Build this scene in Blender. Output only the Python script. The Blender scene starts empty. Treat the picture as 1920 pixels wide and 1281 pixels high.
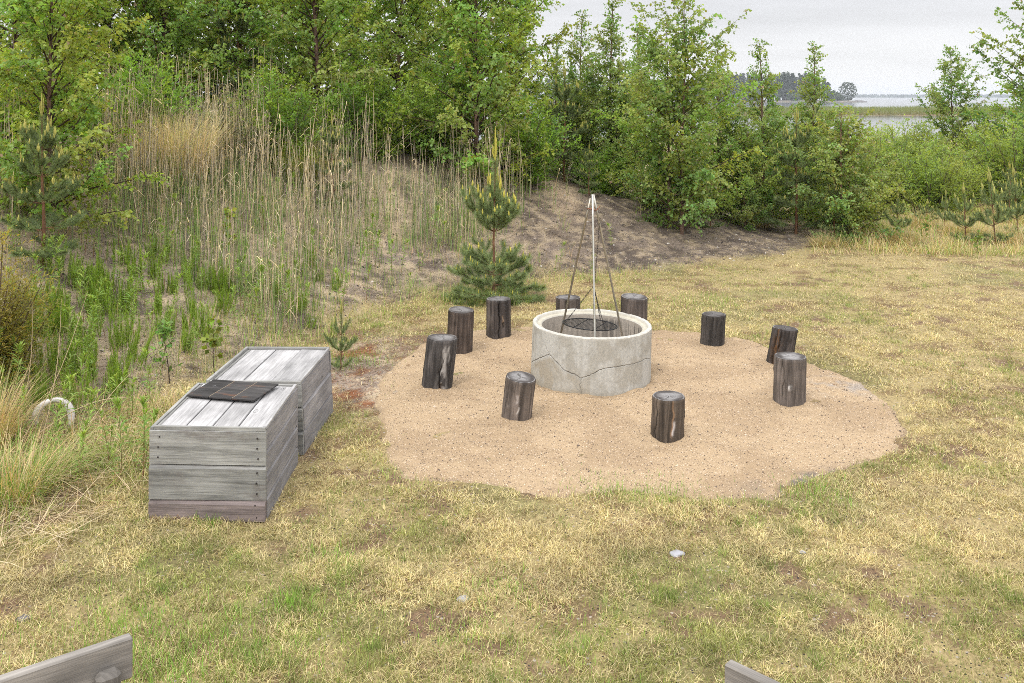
import bpy, bmesh, math, random
import numpy as np
from mathutils import Vector, Matrix

sc = bpy.context.scene
COL = sc.collection
R = math.radians

# ------------------------------------------------------------------ camera
CAM_Z, F, CX, HY = 2.87, 1750.0, 960.0, 180.0       # metres, and photo pixels of the 1920-wide frame
cam_d = bpy.data.cameras.new("camera")
cam = bpy.data.objects.new("camera", cam_d)
COL.objects.link(cam)
cam.location = (0, 0, CAM_Z)
cam.rotation_euler = (R(90), 0, 0)
cam_d.sensor_width = 36.0
cam_d.lens = F / 1920 * 36
cam_d.shift_y = -(640.5 - HY) / 1920
cam_d.clip_start = 0.1
cam_d.clip_end = 20000
sc.camera = cam

# ------------------------------------------------------------------ sky and sun (overcast)
SUN_EL, SUN_AZ = 52.0, 205.0            # degrees; azimuth clockwise from +Y (behind the camera, a little left)
w = bpy.data.worlds.new("World")
sc.world = w
w.use_nodes = True
nt = w.node_tree
nt.nodes.clear()
wo = nt.nodes.new("ShaderNodeOutputWorld")
bg = nt.nodes.new("ShaderNodeBackground")
bg.inputs["Strength"].default_value = 0.1
sky = nt.nodes.new("ShaderNodeTexSky")
sky.sky_type = 'NISHITA'
sky.sun_disc = False
sky.sun_elevation = R(SUN_EL)
sky.sun_rotation = R(SUN_AZ)
tc = nt.nodes.new("ShaderNodeTexCoord")
sep = nt.nodes.new("ShaderNodeSeparateXYZ")
nt.links.new(tc.outputs["Generated"], sep.inputs[0])
ramp = nt.nodes.new("ShaderNodeValToRGB")
nt.links.new(sep.outputs["Z"], ramp.inputs[0])
els = ramp.color_ramp.elements
els[0].position = 0.0; els[0].color = (.345, .345, .348, 1)
els[1].position = 1.0; els[1].color = (1.0, 1.0, 1.02, 1)
e = els.new(.035); e.color = (.338, .338, .342, 1)
e = els.new(.10); e.color = (.300, .300, .309, 1)
e = els.new(.25); e.color = (.40, .40, .41, 1)
e = els.new(.6); e.color = (.84, .84, .86, 1)
mp = nt.nodes.new("ShaderNodeMapping")
mp.inputs["Scale"].default_value = (1.6, 1.6, 16)
nt.links.new(tc.outputs["Generated"], mp.inputs[0])
cn = nt.nodes.new("ShaderNodeTexNoise")
cn.inputs["Scale"].default_value = 2.2
cn.inputs["Detail"].default_value = 5
nt.links.new(mp.outputs[0], cn.inputs["Vector"])
cr = nt.nodes.new("ShaderNodeMapRange")
cr.inputs["From Min"].default_value = .3; cr.inputs["From Max"].default_value = .7
cr.inputs["To Min"].default_value = 20.8; cr.inputs["To Max"].default_value = 24.6
nt.links.new(cn.outputs["Fac"], cr.inputs["Value"])
vm = nt.nodes.new("ShaderNodeVectorMath"); vm.operation = 'SCALE'
nt.links.new(ramp.outputs[0], vm.inputs[0])
nt.links.new(cr.outputs[0], vm.inputs["Scale"])
mx = nt.nodes.new("ShaderNodeMix"); mx.data_type = 'RGBA'
mx.inputs[0].default_value = 0.94            # cloud cover over the clear sky
nt.links.new(sky.outputs[0], mx.inputs[6])
nt.links.new(vm.outputs[0], mx.inputs[7])
nt.links.new(mx.outputs[2], bg.inputs["Color"])
nt.links.new(bg.outputs[0], wo.inputs[0])

sun_d = bpy.data.lights.new("sun", 'SUN')
sun_d.energy = 1.5
sun_d.angle = R(14)
sun_d.color = (1.0, .965, .91)
sun = bpy.data.objects.new("sun", sun_d)
COL.objects.link(sun)
sv = Vector((math.sin(R(SUN_AZ)) * math.cos(R(SUN_EL)), math.cos(R(SUN_AZ)) * math.cos(R(SUN_EL)), math.sin(R(SUN_EL))))
sun.rotation_euler = sv.to_track_quat('Z', 'Y').to_euler()

sc.view_settings.view_transform = 'Standard'
sc.view_settings.look = 'None'
sc.view_settings.exposure = 0.3
sc.view_settings.gamma = 1.0
sc.render.engine = 'CYCLES'
sc.cycles.max_bounces = 6
sc.cycles.diffuse_bounces = 4
sc.cycles.filter_width = 0.9
sc.cycles.glossy_bounces = 2
sc.cycles.transmission_bounces = 4
sc.cycles.use_denoising = False
sc.cycles.denoiser = "OPENIMAGEDENOISE"
sc.cycles.denoising_input_passes = "RGB_ALBEDO_NORMAL"
sc.cycles.denoising_prefilter = "ACCURATE"
sc.render.film_transparent = False

# ------------------------------------------------------------------ helpers
def rng(s):
    return np.random.default_rng(s)

def _hash(ix, iy, seed):
    h = (ix.astype(np.int64) * 374761393 + iy.astype(np.int64) * 668265263 + seed * 1442695041) & 0xFFFFFFFF
    h = ((h ^ (h >> 13)) * 1274126177) & 0xFFFFFFFF
    return ((h ^ (h >> 16)) & 0xFFFF) / 65535.0

def vnoise(x, y, seed=0):
    x = np.asarray(x, float); y = np.asarray(y, float)
    ix = np.floor(x); iy = np.floor(y)
    fx = x - ix; fy = y - iy
    fx = fx * fx * (3 - 2 * fx); fy = fy * fy * (3 - 2 * fy)
    a = _hash(ix, iy, seed); b = _hash(ix + 1, iy, seed)
    c = _hash(ix, iy + 1, seed); d = _hash(ix + 1, iy + 1, seed)
    return (a * (1 - fx) + b * fx) * (1 - fy) + (c * (1 - fx) + d * fx) * fy

def fbm(x, y, seed=0, oct=4):
    s = 0; a = .5; t = 0
    for o in range(oct):
        s = s + a * vnoise(np.asarray(x) * 2 ** o + 17.3 * o, np.asarray(y) * 2 ** o - 9.1 * o, seed + o)
        t += a; a *= .5
    return s / t

def sstep(a, b, x):
    t = np.clip((x - a) / (b - a), 0, 1)
    return t * t * (3 - 2 * t)

class Geo:
    """collects triangles and quads with a colour and a grain vector per vertex"""
    def __init__(s):
        s.v = []; s.q = []; s.t = []; s.c = []; s.g = []; s.n = 0
    def add(s, v, q=None, t=None, c=(1, 1, 1), g=None):
        v = np.asarray(v, np.float32).reshape(-1, 3)
        n = len(v)
        s.v.append(v)
        c = np.asarray(c, np.float32)
        s.c.append(np.broadcast_to(c, (n, 3)) if c.ndim == 1 else c)
        s.g.append(np.zeros((n, 3), np.float32) if g is None else np.asarray(g, np.float32).reshape(-1, 3))
        if q is not None and len(q): s.q.append(np.asarray(q, np.int64) + s.n)
        if t is not None and len(t): s.t.append(np.asarray(t, np.int64) + s.n)
        s.n += n
    def mesh(s, name, mat, smooth=True, grain=False, off=(0, 0, 0)):
        me = bpy.data.meshes.new(name)
        v = np.concatenate(s.v) - np.asarray(off, np.float32)
        c = np.concatenate(s.c)
        q = np.concatenate(s.q) if s.q else np.zeros((0, 4), np.int64)
        t = np.concatenate(s.t) if s.t else np.zeros((0, 3), np.int64)
        me.vertices.add(len(v))
        me.vertices.foreach_set("co", v.astype(np.float32).ravel())
        loops = np.concatenate([q.ravel(), t.ravel()]).astype(np.int32)
        me.loops.add(len(loops))
        me.loops.foreach_set("vertex_index", loops)
        me.polygons.add(len(q) + len(t))
        st = np.concatenate([np.arange(len(q)) * 4, len(q) * 4 + np.arange(len(t)) * 3]).astype(np.int32)
        me.polygons.foreach_set("loop_start", st)
        me.polygons.foreach_set("use_smooth", np.full(len(st), smooth))
        a = me.attributes.new("Col", 'FLOAT_COLOR', 'POINT')
        cc = np.ones((len(v), 4), np.float32); cc[:, :3] = c
        a.data.foreach_set("color", cc.ravel())
        if grain:
            a = me.attributes.new("grain", 'FLOAT_VECTOR', 'POINT')
            a.data.foreach_set("vector", np.concatenate(s.g).astype(np.float32).ravel())
        me.update(calc_edges=True)
        me.validate()
        me.materials.append(mat)
        return me
    def obj(s, name, mat, parent=None, smooth=True, grain=False, loc=(0, 0, 0)):
        o = bpy.data.objects.new(name, s.mesh(name, mat, smooth, grain))
        COL.objects.link(o)
        o.location = loc
        if parent is not None: o.parent = parent
        return o

def tag(o, label=None, cat=None, group=None, kind=None):
    if label: o["label"] = label
    if cat: o["category"] = cat
    if group: o["group"] = group
    if kind: o["kind"] = kind
    return o

def thing(name, label, cat, loc=(0, 0, 0), rz=0, group=None):
    o = bpy.data.objects.new(name, None)
    o.empty_display_size = .1
    COL.objects.link(o)
    o.location = loc
    o.rotation_euler = (0, 0, rz)
    return tag(o, label, cat, group)

def dup(root, loc, rz=0, scale=1.0, label=None, group=None, tilt=(0, 0)):
    r = root.copy(); COL.objects.link(r)
    r.location = loc
    r.rotation_euler = (tilt[0], tilt[1], rz)
    r.scale = (scale,) * 3 if np.isscalar(scale) else scale
    if label: r["label"] = label
    if group: r["group"] = group
    for ch in list(root.children):
        c = ch.copy(); COL.objects.link(c); c.parent = r
        for g in list(ch.children):
            d = g.copy(); COL.objects.link(d); d.parent = c
    return r

def tube(geo, pts, rad, sides=5, col=(1, 1, 1), cap=False, seed=None):
    pts = np.asarray(pts, float); k = len(pts)
    rad = np.broadcast_to(np.asarray(rad, float), (k,))
    d = np.gradient(pts, axis=0)
    d /= np.linalg.norm(d, axis=1, keepdims=True) + 1e-9
    ref = np.array([0, 0, 1.0]) if abs(d[0][2]) < .9 else np.array([1.0, 0, 0])
    a = np.cross(d, ref); a /= np.linalg.norm(a, axis=1, keepdims=True) + 1e-9
    b = np.cross(d, a)
    th = np.arange(sides) * 2 * np.pi / sides
    ring = a[:, None, :] * np.cos(th)[None, :, None] + b[:, None, :] * np.sin(th)[None, :, None]
    v = pts[:, None, :] + ring * rad[:, None, None]
    L = np.concatenate([[0], np.cumsum(np.linalg.norm(np.diff(pts, axis=0), axis=1))])
    g = np.zeros((k, sides, 3)); g[..., 0] = L[:, None]; g[..., 1] = np.abs(np.sin(th / 2))[None, :] * rad[:, None] * 3
    g[..., 2] = 0 if seed is None else seed
    i = np.arange(k - 1)[:, None] * sides; j = np.arange(sides)[None, :]; j2 = (j + 1) % sides
    q = np.stack([i + j, i + j2, i + sides + j2, i + sides + j], -1).reshape(-1, 4)
    t = None
    v = v.reshape(-1, 3); g = g.reshape(-1, 3)
    c = np.asarray(col, float)
    if c.ndim == 2: c = np.repeat(c, sides, axis=0)
    if cap:
        n0 = len(v)
        v = np.concatenate([v, pts[:1], pts[-1:]]); g = np.concatenate([g, g[:1], g[-1:]])
        if c.ndim == 2: c = np.concatenate([c, c[:1], c[-1:]])
        jj = np.arange(sides); jn = (jj + 1) % sides
        t = np.concatenate([np.stack([np.full(sides, n0), jn, jj], -1),
                            np.stack([np.full(sides, n0 + 1), (k - 1) * sides + jj, (k - 1) * sides + jn], -1)])
    geo.add(v, q, t, c, g)

def strips(geo, P, az, t0, t1, length, width, col, k=2, tipcol=None):
    """bent blades: k segments, tilt from the vertical running from t0 to t1"""
    n = len(P)
    az, t0, t1, length, width = [np.broadcast_to(np.asarray(x, float), (n,)) for x in (az, t0, t1, length, width)]
    col = np.broadcast_to(np.asarray(col, float), (n, 3))
    tip = col if tipcol is None else np.broadcast_to(np.asarray(tipcol, float), (n, 3))
    side = np.stack([-np.sin(az), np.cos(az), np.zeros(n)], -1)
    p = np.asarray(P, float).copy()
    V = []; C = []
    for s in range(k):
        wd = width * (1 - .75 * (s / k) ** 1.5) * .5
        V += [p - side * wd[:, None], p + side * wd[:, None]]
        m = s / k
        C += [col * (1 - m) + tip * m] * 2
        t = t0 + (t1 - t0) * ((s + .5) / k)
        d = np.stack([np.cos(az) * np.sin(t), np.sin(az) * np.sin(t), np.cos(t)], -1)
        p = p + d * (length / k)[:, None]
    V.append(p); C.append(tip)
    m = 2 * k + 1
    v = np.stack(V, 1).reshape(-1, 3); c = np.stack(C, 1).reshape(-1, 3)
    b = np.arange(n)[:, None] * m
    q = np.concatenate([np.concatenate([b + 2 * s, b + 2 * s + 1, b + 2 * s + 3, b + 2 * s + 2], 1) for s in range(k - 1)]) if k > 1 else None
    t = np.concatenate([b + 2 * k - 2, b + 2 * k - 1, b + 2 * k], 1)
    geo.add(v, q, t, c)

def leaves(geo, P, D, N, size, col, asp=.8, wide=.35, fold=.25):
    """leaf of two folded triangles: stem end P, pointing along D, facing N"""
    n = len(P)
    P = np.asarray(P, float)
    D = D / (np.linalg.norm(D, axis=1, keepdims=True) + 1e-9)
    S = np.cross(D, N); S /= np.linalg.norm(S, axis=1, keepdims=True) + 1e-9
    U = np.cross(S, D)
    size = np.broadcast_to(np.asarray(size, float), (n,))[:, None]
    asp = np.broadcast_to(np.asarray(asp, float), (n,))[:, None]
    mid = P + D * size * wide
    L = mid + S * size * asp * .5 + U * size * fold * asp * .5
    Rr = mid - S * size * asp * .5 + U * size * fold * asp * .5
    T = P + D * size
    v = np.stack([P, L, T, Rr], 1).reshape(-1, 3)
    b = np.arange(n)[:, None] * 4
    t = np.concatenate([np.concatenate([b, b + 2, b + 1], 1), np.concatenate([b, b + 3, b + 2], 1)])
    geo.add(v, None, t, np.repeat(np.broadcast_to(np.asarray(col, float), (n, 3)), 4, axis=0))

def jitter(r, col, n, amt=.18, hue=.08):
    c = np.asarray(col, float)[None, :] * (1 + r.normal(0, amt, (n, 1)).clip(-2 * amt, 2 * amt)) * (1 + r.normal(0, hue, (n, 3)))
    return np.clip(c, .005, .9)

# ------------------------------------------------------------------ terrain
TOE = np.array([(-9, 1.0), (-7, 3.4), (-5.2, 5.4), (-4.1, 7.2), (-3.55, 8.4), (-3.05, 9.7), (-2.4, 11.4), (-1.24, 13.5),
                (.34, 14.7), (2.52, 15.35), (5.2, 17.1), (8.5, 21), (12, 30), (16, 48)], float)

def toe_dist(x, y):
    """signed distance from the foot of the bank; positive up the bank"""
    x = np.asarray(x, float); y = np.asarray(y, float)
    best = np.full(x.shape, 1e9); sgn = np.ones(x.shape)
    for (ax, ay), (bx, by) in zip(TOE[:-1], TOE[1:]):
        dx, dy = bx - ax, by - ay
        t = np.clip(((x - ax) * dx + (y - ay) * dy) / (dx * dx + dy * dy), 0, 1)
        d = np.hypot(x - ax - t * dx, y - ay - t * dy)
        s = np.where((dx * (y - ay) - dy * (x - ax)) > 0, 1.0, -1.0)
        m = d < best
        best = np.where(m, d, best); sgn = np.where(m, s, sgn)
    return best * sgn

WATER_Z = -2.6
def H(x, y):
    x = np.asarray(x, float); y = np.asarray(y, float)
    s = toe_dist(x, y)
    hm = np.interp(x, [-8, -2, 0, .9, 2.7, 4.2, 5.6], [2.35, 2.1, 1.36, 1.08, .68, .44, .08])
    L = np.interp(x, [-6, -2, 1, 4], [4.6, 4.4, 3.6, 3.0])
    u = np.clip(s / L, 0, 1)
    p = .55 * u + .45 * u * u * (3 - 2 * u)
    p = np.where(s > 0, np.minimum(p, 1), 0) * sstep(0, .5, s) ** .3
    p = np.where(u > .85, p - (u - .85) ** 2 * 1.2, p)
    h = hm * p * sstep(60, 26, y)
    b = np.interp(y, [-50, 21, 30, 60, 105, 120, 150, 400], [0, 0, -.35, -1.3, -2.35, -2.75, -4, -6])
    left = sstep(-5, -60, x)
    b = np.where(y > 60, b * (1 - left) + left * -.8, b)
    rough = .05 * (fbm(x * 1.6, y * 1.6, 5) - .5) * sstep(-.3, 1.0, s) + .12 * (fbm(x * .5, y * .5, 8) - .5) * sstep(0, 2, s)
    rough = rough + .075 * (fbm(x * 4.2, y * 4.2, 15, 3) - .5) * sstep(-.1, .8, s)
    lawn = .018 * (fbm(x * 2.2, y * 2.2, 11, 3) - .5) * 2
    ne = ((x > 20) | (x < -20) | (y > 40))
    return h + b + np.where(ne, 0, rough + lawn)

def gp(px, py):
    """ground point under a photo pixel"""
    d = np.concatenate([np.arange(3, 30, .03), np.arange(30, 130, .3)])
    x = (px - CX) / F * d; z = CAM_Z - (py - HY) / F * d
    hit = np.nonzero(z <= H(x, d))[0]
    i = hit[0] if len(hit) else len(d) - 1
    return np.array([x[i], d[i], H(x[i], d[i])])

def gps(px, py):
    return np.array([gp(a, b) for a, b in zip(px, py)])

def col_at(px, d, sink=0.0):
    x = (px - CX) / F * d
    return np.array([x, d, float(H(x, d)) - sink])

# sand outline from the photograph, laid on the lawn
OUT_PX = [(708, 745), (716, 708), (752, 676), (790, 648), (870, 622), (1000, 612), (1110, 608), (1225, 620), (1300, 624), (1400, 640),
          (1470, 664), (1540, 690), (1605, 716), (1668, 755), (1690, 798), (1686, 838), (1640, 868), (1572, 886), (1500, 905),
          (1440, 933), (1385, 932), (1300, 936), (1225, 922), (1150, 914), (1050, 930), (985, 922), (920, 906), (835, 902),
          (762, 895), (728, 862), (716, 805)]
OUT = np.array([((px - CX) / F * (F * CAM_Z / (py - HY)), F * CAM_Z / (py - HY)) for px, py in OUT_PX])

def sand_sd(x, y):
    """signed distance to the sand outline, positive inside"""
    x = np.asarray(x, float); y = np.asarray(y, float)
    best = np.full(x.shape, 1e9); ins = np.zeros(x.shape, bool)
    n = len(OUT)
    for i in range(n):
        ax, ay = OUT[i]; bx, by = OUT[(i + 1) % n]
        dx, dy = bx - ax, by - ay
        t = np.clip(((x - ax) * dx + (y - ay) * dy) / (dx * dx + dy * dy), 0, 1)
        best = np.minimum(best, np.hypot(x - ax - t * dx, y - ay - t * dy))
        c = (ay > y) != (by > y)
        with np.errstate(divide='ignore', invalid='ignore'):
            ins ^= c & (x < dx * (y - ay) / (dy if dy else 1e-9) + ax)
    return np.where(ins, best, -best)

RING_C = np.array([.795, 9.46])
# stools: centre px, front-foot px y, width m, height m, lean x, lean y
LOGS = [
    (819, 737, .300, .49, .055, -.02, 1), (861, 671, .285, .475, .02, 0.0, 2), (935, 639, .288, .445, .0, .02, 3),
    (1065, 628, .30, .40, .0, .02, 4), (1188, 630, .32, .42, .01, .01, 5), (1335, 655, .268, .36, .02, .0, 6),
    (1460, 690, .262, .40, .07, .0, 7), (1480, 767, .290, .435, .01, .0, 8), (1251, 836, .272, .345, .015, .01, 9), (968, 798, .262, .385, .04, -.05, 10)]
def log_pos(px, py, wd):
    d = F * CAM_Z / (py - HY) + wd / 2
    return (px - CX) / F * d, d

BOX1 = dict(O=(-2.462, 6.345), X=(.998, -.05), Y=(-.01, 1.0), w=.80, l=.985, h=.625)
BOX2 = dict(O=(-2.428, 7.48), X=(1.0, -.012), Y=(.038, 1.0), w=.765, l=1.0, h=.585)
def in_boxes(x, y, m=.0):
    r = np.zeros(np.shape(x), bool)
    for b in (BOX1, BOX2):
        r |= (x > b['O'][0] - m) & (x < b['O'][0] + b['w'] + m + .02) & (y > b['O'][1] - m - .03) & (y < b['O'][1] + b['l'] + m)
    return r

# ------------------------------------------------------------------ materials
def new_mat(name):
    m = bpy.data.materials.new(name); m.use_nodes = True
    nt = m.node_tree
    return m, nt, nt.nodes["Principled BSDF"], nt.nodes["Material Output"]

def N(nt, t, **kw):
    n = nt.nodes.new("ShaderNode" + t)
    for k, v in kw.items():
        if k in n.inputs: n.inputs[k].default_value = v
        else: setattr(n, k, v)
    return n

def mulcol(nt, a, b):
    m = N(nt, "Mix", data_type='RGBA', blend_type='MULTIPLY')
    m.inputs[0].default_value = 1
    nt.links.new(a, m.inputs[6]); nt.links.new(b, m.inputs[7])
    return m.outputs[2]

def ramp_of(nt, fac, stops):
    r = N(nt, "ValToRGB")
    e = r.color_ramp.elements
    e[0].position = stops[0][0]; e[0].color = (*([stops[0][1]] * 3 if np.isscalar(stops[0][1]) else stops[0][1]), 1)
    e[1].position = stops[-1][0]; e[1].color = (*([stops[-1][1]] * 3 if np.isscalar(stops[-1][1]) else stops[-1][1]), 1)
    for p, c in stops[1:-1]:
        q = e.new(p); q.color = (*([c] * 3 if np.isscalar(c) else c), 1)
    nt.links.new(fac, r.inputs[0])
    return r.outputs[0]

def ground_mat(name, sc1=60, lo=.55, hi=1.35, bump=.02, rough=.95, speck=None):
    m, nt, p, out = new_mat(name)
    at = N(nt, "Attribute", attribute_name="Col")
    tc = N(nt, "TexCoord")
    n1 = N(nt, "TexNoise", Scale=sc1, Detail=6.0, Roughness=.7)
    nt.links.new(tc.outputs["Object"], n1.inputs["Vector"])
    c = mulcol(nt, at.outputs["Color"], ramp_of(nt, n1.outputs["Fac"], [(.3, lo), (.7, hi)]))
    hsrc = n1.outputs["Fac"]
    if speck:
        for (scale, thr, colr) in speck:
            v = N(nt, "TexVoronoi", Scale=scale, Randomness=1.0)
            nt.links.new(tc.outputs["Object"], v.inputs["Vector"])
            sr = N(nt, "SeparateColor")
            nt.links.new(v.outputs["Color"], sr.inputs[0])
            f1 = N(nt, "Math", operation='LESS_THAN'); f1.inputs[1].default_value = thr
            nt.links.new(sr.outputs[0], f1.inputs[0])
            f2 = N(nt, "Math", operation='LESS_THAN'); f2.inputs[1].default_value = .42
            nt.links.new(v.outputs["Distance"], f2.inputs[0])
            f3 = N(nt, "Math", operation='MULTIPLY')
            nt.links.new(f1.outputs[0], f3.inputs[0]); nt.links.new(f2.outputs[0], f3.inputs[1])
            mm = N(nt, "Mix", data_type='RGBA')
            nt.links.new(f3.outputs[0], mm.inputs[0])
            nt.links.new(c, mm.inputs[6]); mm.inputs[7].default_value = (*colr, 1)
            c = mm.outputs[2]
    nt.links.new(c, p.inputs["Base Color"])
    p.inputs["Roughness"].default_value = rough
    p.inputs["Specular IOR Level"].default_value = .15
    b = N(nt, "Bump", Strength=.8, Distance=bump)
    nt.links.new(hsrc, b.inputs["Height"])
    nt.links.new(b.outputs[0], p.inputs["Normal"])
    return m

def leaf_mat(name, transl=.35, rough=.45, spec=.3):
    m, nt, p, out = new_mat(name)
    at = N(nt, "Attribute", attribute_name="Col")
    nt.links.new(at.outputs["Color"], p.inputs["Base Color"])
    p.inputs["Roughness"].default_value = rough
    p.inputs["Specular IOR Level"].default_value = spec
    tr = N(nt, "BsdfTranslucent")
    g = N(nt, "Mix", data_type='RGBA', blend_type='MULTIPLY'); g.inputs[0].default_value = 1
    nt.links.new(at.outputs["Color"], g.inputs[6]); g.inputs[7].default_value = (1.5, 1.45, .7, 1)
    nt.links.new(g.outputs[2], tr.inputs[0])
    ms = N(nt, "MixShader"); ms.inputs[0].default_value = transl
    nt.links.new(p.outputs[0], ms.inputs[1]); nt.links.new(tr.outputs[0], ms.inputs[2])
    nt.links.new(ms.outputs[0], out.inputs[0])
    return m

def attr_mat(name, rough=.7, spec=.25, metal=0, noise=None, bump=0, amp=(.7, 1.2)):
    m, nt, p, out = new_mat(name)
    at = N(nt, "Attribute", attribute_name="Col")
    c = at.outputs["Color"]
    if noise:
        tc = N(nt, "TexCoord")
        mp = N(nt, "Mapping"); mp.inputs["Scale"].default_value = noise
        nt.links.new(tc.outputs["Object"], mp.inputs[0])
        n = N(nt, "TexNoise", Scale=1.0, Detail=5.0, Roughness=.65)
        nt.links.new(mp.outputs[0], n.inputs["Vector"])
        c = mulcol(nt, c, ramp_of(nt, n.outputs["Fac"], [(.3, amp[0]), (.7, amp[1])]))
        if bump:
            b = N(nt, "Bump", Strength=.7, Distance=bump)
            nt.links.new(n.outputs["Fac"], b.inputs["Height"]); nt.links.new(b.outputs[0], p.inputs["Normal"])
    nt.links.new(c, p.inputs["Base Color"])
    p.inputs["Roughness"].default_value = rough
    p.inputs["Specular IOR Level"].default_value = spec
    p.inputs["Metallic"].default_value = metal
    return m

def wood_mat(name, dark=.35, hi=1.3, knots=True, bump=.004, stain=None, fine=220.0, coarse=38.0):
    """weathered board or log: grain vector = (metres along, metres across, random id)"""
    m, nt, p, out = new_mat(name)
    at = N(nt, "Attribute", attribute_name="Col")
    gr = N(nt, "Attribute", attribute_name="grain")
    def noise(s, detail=4.0, ro=.6, dist=0.0):
        mp = N(nt, "Mapping"); mp.inputs["Scale"].default_value = s
        nt.links.new(gr.outputs["Vector"], mp.inputs[0])
        n = N(nt, "TexNoise", Scale=1.0, Detail=detail, Roughness=ro, Distortion=dist)
        nt.links.new(mp.outputs[0], n.inputs["Vector"])
        return n.outputs["Fac"]
    a = noise((2.0, coarse, 13), 5, .6, .6)
    b = noise((7.0, fine, 31), 4, .7)
    l = noise((3.0, 7.0, 5), 3, .5)
    c = mulcol(nt, at.outputs["Color"], ramp_of(nt, a, [(.30, dark), (.47, .85), (.7, hi)]))
    c = mulcol(nt, c, ramp_of(nt, b, [(.28, .62), (.45, .96), (.7, 1.12)]))
    c = mulcol(nt, c, ramp_of(nt, l, [(.3, .72), (.68, 1.18)]))
    if stain:
        mm = N(nt, "Mix", data_type='RGBA')
        s = noise((4.0, 10.0, 7), 4, .6)
        nt.links.new(ramp_of(nt, s, [(.55, 0), (.72, .75)]), mm.inputs[0])
        nt.links.new(c, mm.inputs[6]); mm.inputs[7].default_value = (*stain, 1)
        c = mm.outputs[2]
    if knots:
        mp = N(nt, "Mapping"); mp.inputs["Scale"].default_value = (2.6, 6.5, 17)
        nt.links.new(gr.outputs["Vector"], mp.inputs[0])
        v = N(nt, "TexVoronoi", Scale=1.0, Randomness=1.0)
        nt.links.new(mp.outputs[0], v.inputs["Vector"])
        c = mulcol(nt, c, ramp_of(nt, v.outputs["Distance"], [(0, .25), (.045, .35), (.07, 1.12), (.10, .62), (.14, 1.08), (.20, 1)]))
    nt.links.new(c, p.inputs["Base Color"])
    p.inputs["Roughness"].default_value = .82
    p.inputs["Specular IOR Level"].default_value = .2
    ad = N(nt, "Math", operation='ADD')
    nt.links.new(a, ad.inputs[0]); nt.links.new(b, ad.inputs[1])
    bp = N(nt, "Bump", Strength=.7, Distance=bump)
    nt.links.new(ad.outputs[0], bp.inputs["Height"]); nt.links.new(bp.outputs[0], p.inputs["Normal"])
    return m

M = {}
M['ground'] = ground_mat("earth", 45, .6, 1.4, .02, speck=[(60, .12, (.055, .045, .038)), (44, .05, (.34, .29, .24))])
M['sand'] = ground_mat("coarse_sand", 110, .68, 1.28, .008, speck=[(90, .16, (.10, .075, .06)), (120, .12, (.62, .50, .38)), (150, .18, (.27, .18, .11))])
M['grass'] = leaf_mat("grass_blade", .25, .6, .15)
M['leaf'] = leaf_mat("birch_leaf", .48, .42, .35)
M['needle'] = leaf_mat("pine_needle", .12, .5, .3)
M['herb'] = leaf_mat("herb_leaf", .32, .5, .25)
M['bark'] = attr_mat("bark", .85, .15, noise=(18, 18, 7), bump=.004, amp=(.55, 1.4))
M['dry'] = attr_mat("dry_stem", .75, .15)
M['wood'] = wood_mat("weathered_board", .70, 1.10, coarse=60.0)
M['woodf'] = wood_mat("weathered_front_board", .55, 1.15, stain=(.15, .13, .12))
M['log'] = wood_mat("old_log", .42, 1.65, False, .008, fine=300.0, coarse=60.0)
M['bench'] = wood_mat("bench_board", .62, 1.18, False, .002)

# ------------------------------------------------------------------ the ground
def grow(a, b, step, far, f=1.16):
    far = min(far, 3600)
    xs = [b]; s = step
    while xs[-1] < far: s *= f; xs.append(xs[-1] + s)
    return xs[1:]
cx = np.arange(-13, 17, .07); cy = np.arange(2.5, 27, .07)
gx = np.array([-t - 0 for t in reversed(grow(0, 13, .07, 6500))] + list(cx) + grow(0, cx[-1], .07, 6500))
gy = np.array([2.5 - (t - 2.5) for t in reversed(grow(0, 2.5, .07, 300))] + list(cy) + grow(0, cy[-1], .07, 6500))
GX, GY = np.meshgrid(gx, gy)
S = toe_dist(GX, GY)
GZ = H(GX, GY)
n1 = fbm(GX * .9, GY * .9, 21); n2 = fbm(GX * 3.1, GY * 3.1, 33); n3 = fbm(GX * 9, GY * 9, 43, 2)
c_lawn = np.array([.32, .25, .125]); c_brown = np.array([.17, .11, .06]); c_soil = np.array([.175, .138, .110]); c_dark = np.array([.098, .077, .063])
c_straw = np.array([.42, .33, .22]); c_sandy = np.array([.47, .35, .24]); c_green = np.array([.13, .14, .05]); c_red = np.array([.22, .095, .045])
def lerp(a, b, t): return a + (b - a) * t[..., None]
C = np.broadcast_to(c_lawn, GX.shape + (3,)).copy()
C = lerp(C, c_brown, sstep(.54, .66, n2) * .8)
C = lerp(C, c_green, sstep(.55, .7, n1) * .5)
C = lerp(C, np.array([.165, .108, .066]), sstep(.59, .67, fbm(GX * 4.4 + GY * .8, GY * 6.2, 181, 4)) * sstep(.46, .58, fbm(GX * .9, GY * .9, 191, 2)))
soil = lerp(np.broadcast_to(c_soil, C.shape), c_dark, sstep(.45, .62, n2))
soil = lerp(soil, c_straw, sstep(.50, .66, n3) * .55)
soil = soil * (1 + .45 * sstep(-.5, -2.2, GX))[..., None]
C = lerp(C, soil, sstep(-.1, .45, S + (n2 - .5) * .9))
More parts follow.
